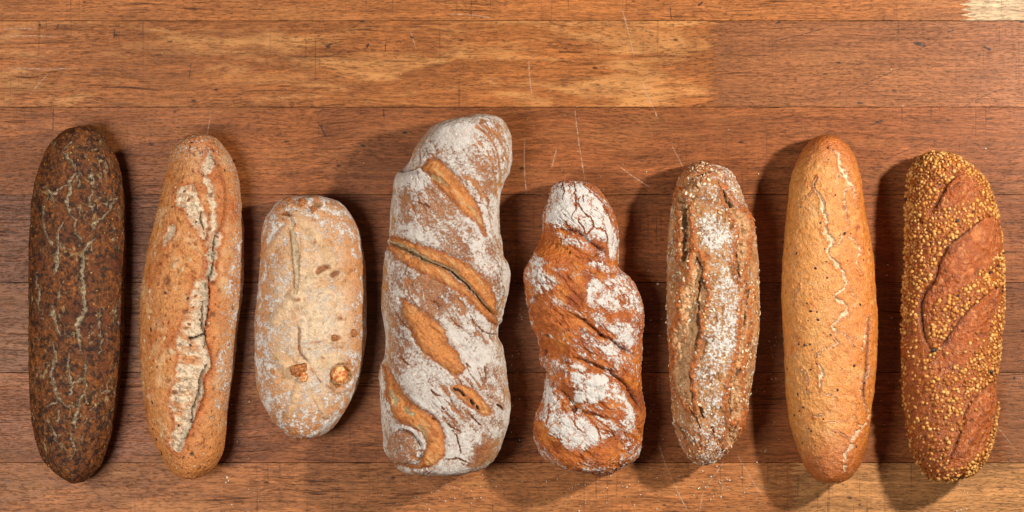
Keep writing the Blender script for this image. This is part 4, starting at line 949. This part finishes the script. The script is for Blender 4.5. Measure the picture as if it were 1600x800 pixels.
# ================================================================== 8 seed coated loaf
L = Loaf('seed_crusted_bread', 'orange brown loaf coated in golden seeds with diagonal glossy slashes, rightmost',
  [(240,1455,1473),(243,1446,1487),(252,1433,1505),(265,1424,1522),(287,1420,1540),(317,1417,1552),(346,1416,1560),(377,1416,1566),(412,1415,1567),(446,1413,1567),(480,1412,1567),(514,1410,1564),(548,1409,1561),(575,1409,1557),(592,1409,1553),(605,1410,1555),(633,1413,1559),(660,1416,1556),(678,1419,1552),(707,1426,1543),(720,1431,1535),(736,1441,1521),(747,1450,1494),(751,1460,1482)], 104, 8)
P = crop(1390, 220, 4.444); Q = crop(1390, 390, 4.444); Z = crop(1390, 560, 3.81)
L.col[:] = A(160, 82, 28)
L.mix(A(154, 78, 30), sstep(-0.05, 0.4, L.n(34, 4, 1))); L.mix(A(196, 116, 52), sstep(0.0, 0.4, L.n(16, 4, 2)) * 0.6)
SL = [P((480,213),(560,258),(640,290),(652,330),(595,358),(545,418),(440,462),(360,472),(280,505),(330,420),(370,350),(402,300)),
  P((680,528),(750,540),(778,600),(792,760)) + Q((770,20),(700,90),(620,160),(570,230),(470,290),(400,330),(320,350),(300,480),(240,565),(212,480),(212,380),(232,312),(300,220),(332,132)) + P((372,785),(470,682),(580,602)),
  Q((700,290),(762,228),(772,300),(745,420),(690,560),(610,690),(550,770)) + Z((380,50),(300,112),(262,70),(285,10)) + Q((345,740),(372,650),(440,562),(530,450),(620,368)),
  Z((620,138),(645,220),(640,330),(600,460),(540,550),(430,620),(358,642),(380,542),(430,422),(460,322),(520,242))]
mask = np.zeros(len(L.V))
for kx, g in enumerate(SL):
    m, s = L.patch(g, 1.5, 1.0, True); m = m * sstep(-0.1, 0.1, L.N[:, 2])
    f = L.n(8, 4, 30 + kx, stretch=(48, 2.0))
    L.mix(A(170, 86, 32), m * 0.9); L.mix(A(128, 60, 22), m * sstep(0, 0.35, f) * 0.8); L.mix(A(208, 134, 76), m * sstep(0.05, 0.35, L.n(7, 3, 36 + kx, stretch=(48, 2))) * 0.6)
    L.disp += m * (2.8 * f + 2.2 * L.n(4.5, 2, 40)) + 3.0 * sstep(2, 26, s) * L.top - 1.5 * sstep(-3, 2, s) * L.top
    mask = np.maximum(mask, m)
    k = L.add_part('slash'); L.part[m > 0.5] = k
LIP = [P((480,213),(402,300),(370,350),(330,420),(270,510)), P((690,520),(580,600),(470,680),(370,788)) + Q((332,130),(300,220),(232,312),(205,400),(215,540),(250,640),(295,712)), Q((702,286),(620,362),(530,445),(480,512),(380,642),(340,720)), Z((622,133),(560,190),(512,245),(460,312),(430,420),(380,560),(355,640))]
lipd = np.full(len(L.V), 1e3)
for p in LIP:
    d, t, sd = L.crease(p, 8, 2.0, 1.9, 4.0, 3.6, 8, 0.6, A(92, 44, 20), 1); lipd = np.minimum(lipd, d)
L.crease(P((190,500),(225,580),(235,700)), 6, 1.5, 1.5, 2.5, 1.5, 6, 0.8, A(150, 78, 34), 1)
L.finish(bread_mat('malt_crust', 0.22, 1.0, (0.72, 1.22), 0.6, 0.18, toast=0.3, pale=0.08))
GS = [plain_mat('millet', A(204, 142, 66), 0.5, 0.15, 400, 0.3, 0.18), plain_mat('millet_pale', A(212, 162, 92), 0.5, 0.15, 400, 0.3, 0.12), plain_mat('millet_brown', A(166, 100, 40), 0.5, 0.2, 400, 0.3, 0.18), BLACK]
dens = sstep(0.5, 0.1, mask) * sstep(1.5, 4, lipd)
low = sstep(560, 640, L.v) * sstep(1530, 1500, L.u)
midl = sstep(500, 545, L.v) * sstep(1470, 1440, L.u)
cl = sstep(-0.25, 0.15, L.n(28, 3, 60))
dens = dens * (1 - 0.80 * np.maximum(low, midl)) * (0.5 + 0.5 * cl) + 0.010 * mask
idx = L.scatter(dens * 0.12 * (L.N[:, 2] > -0.35), 3.7, 3400, 14)
seeds_as_parts(L, 'millet_seed', idx, GS, [blob_mesh('m', 8, 5, 0.22, q, 0.2) for q in range(4)], (1.4, 3.2), 0.8, (1.0, 1.4), 0.4, 300, 0.7, weights=[5, 2.5, 5, 0.08])

idx = L.scatter((0.25 + 0.75 * dens) * 0.01 * (L.N[:, 2] > -0.1), 9, 130, 31)
seeds_as_parts(L, 'poppy_seed', idx, [BLACK], [blob_mesh('p', 6, 4, 0.2, 9)], (0.8, 1.6), 0.7, (1.0, 1.4), 0.5, 300, 0.4)

# ------------------------------------------------------------------ crumbs and flour on the board
R = random.Random(21); Vb, Fb = blob_mesh('c', 6, 4, 0.35, 5); Vs, Fs = [], []
cr = [(355,746,2.2),(357,751,1.8),(353,754,1.6),(1393,497,1.6),(1192,497,1.2),(1028,444,2.2),(1540,232,1.5),(1392,109,1.4),(1185,272,1.6),(1010,268,1.2),(1026,795,1.8),(905,798,2.0)]
for _ in range(150): cr.append((R.uniform(0, 1600), R.uniform(0, 800), R.uniform(0.35, 0.9)))
for _ in range(60): cr.append((R.gauss(870, 90), R.gauss(245, 45), R.uniform(0.3, 0.7)))
for cx_, cy_, sx_, n_ in ((700,770,60,30),(920,765,50,40),(1010,600,14,25),(810,560,12,20),(1120,760,40,35),(1200,560,12,20),(1490,775,40,14),(1390,560,12,10),(390,700,20,12)):
    for _ in range(n_ * 2): cr.append((R.gauss(cx_, sx_), R.gauss(cy_, 14 if sx_ > 20 else 90), R.choice((0.4, 0.6, 0.8, 1.0, 1.4))))
for u, v, s in cr:
    M = Matrix.Translation(to_w(u, v, s * 0.4)) @ Euler((R.uniform(0, 6), R.uniform(0, 6), R.uniform(0, 6))).to_matrix().to_4x4() @ Matrix.Diagonal((s * S * 1.2, s * S, s * S * 0.6, 1))
    M = np.array(M); Fs.append(Fb + len(Vs) * len(Vb)); Vs.append(Vb @ M[:3, :3].T + M[:3, 3])
o = link('crumbs', mesh_from('crumbs', np.vstack(Vs), np.vstack(Fs)), None, plain_mat('flour_crumb', A(214, 196, 170), 0.9))
o['kind'] = 'stuff'; o['label'] = 'fine pale crumbs and flour specks scattered over the table top'; o['category'] = 'crumbs'
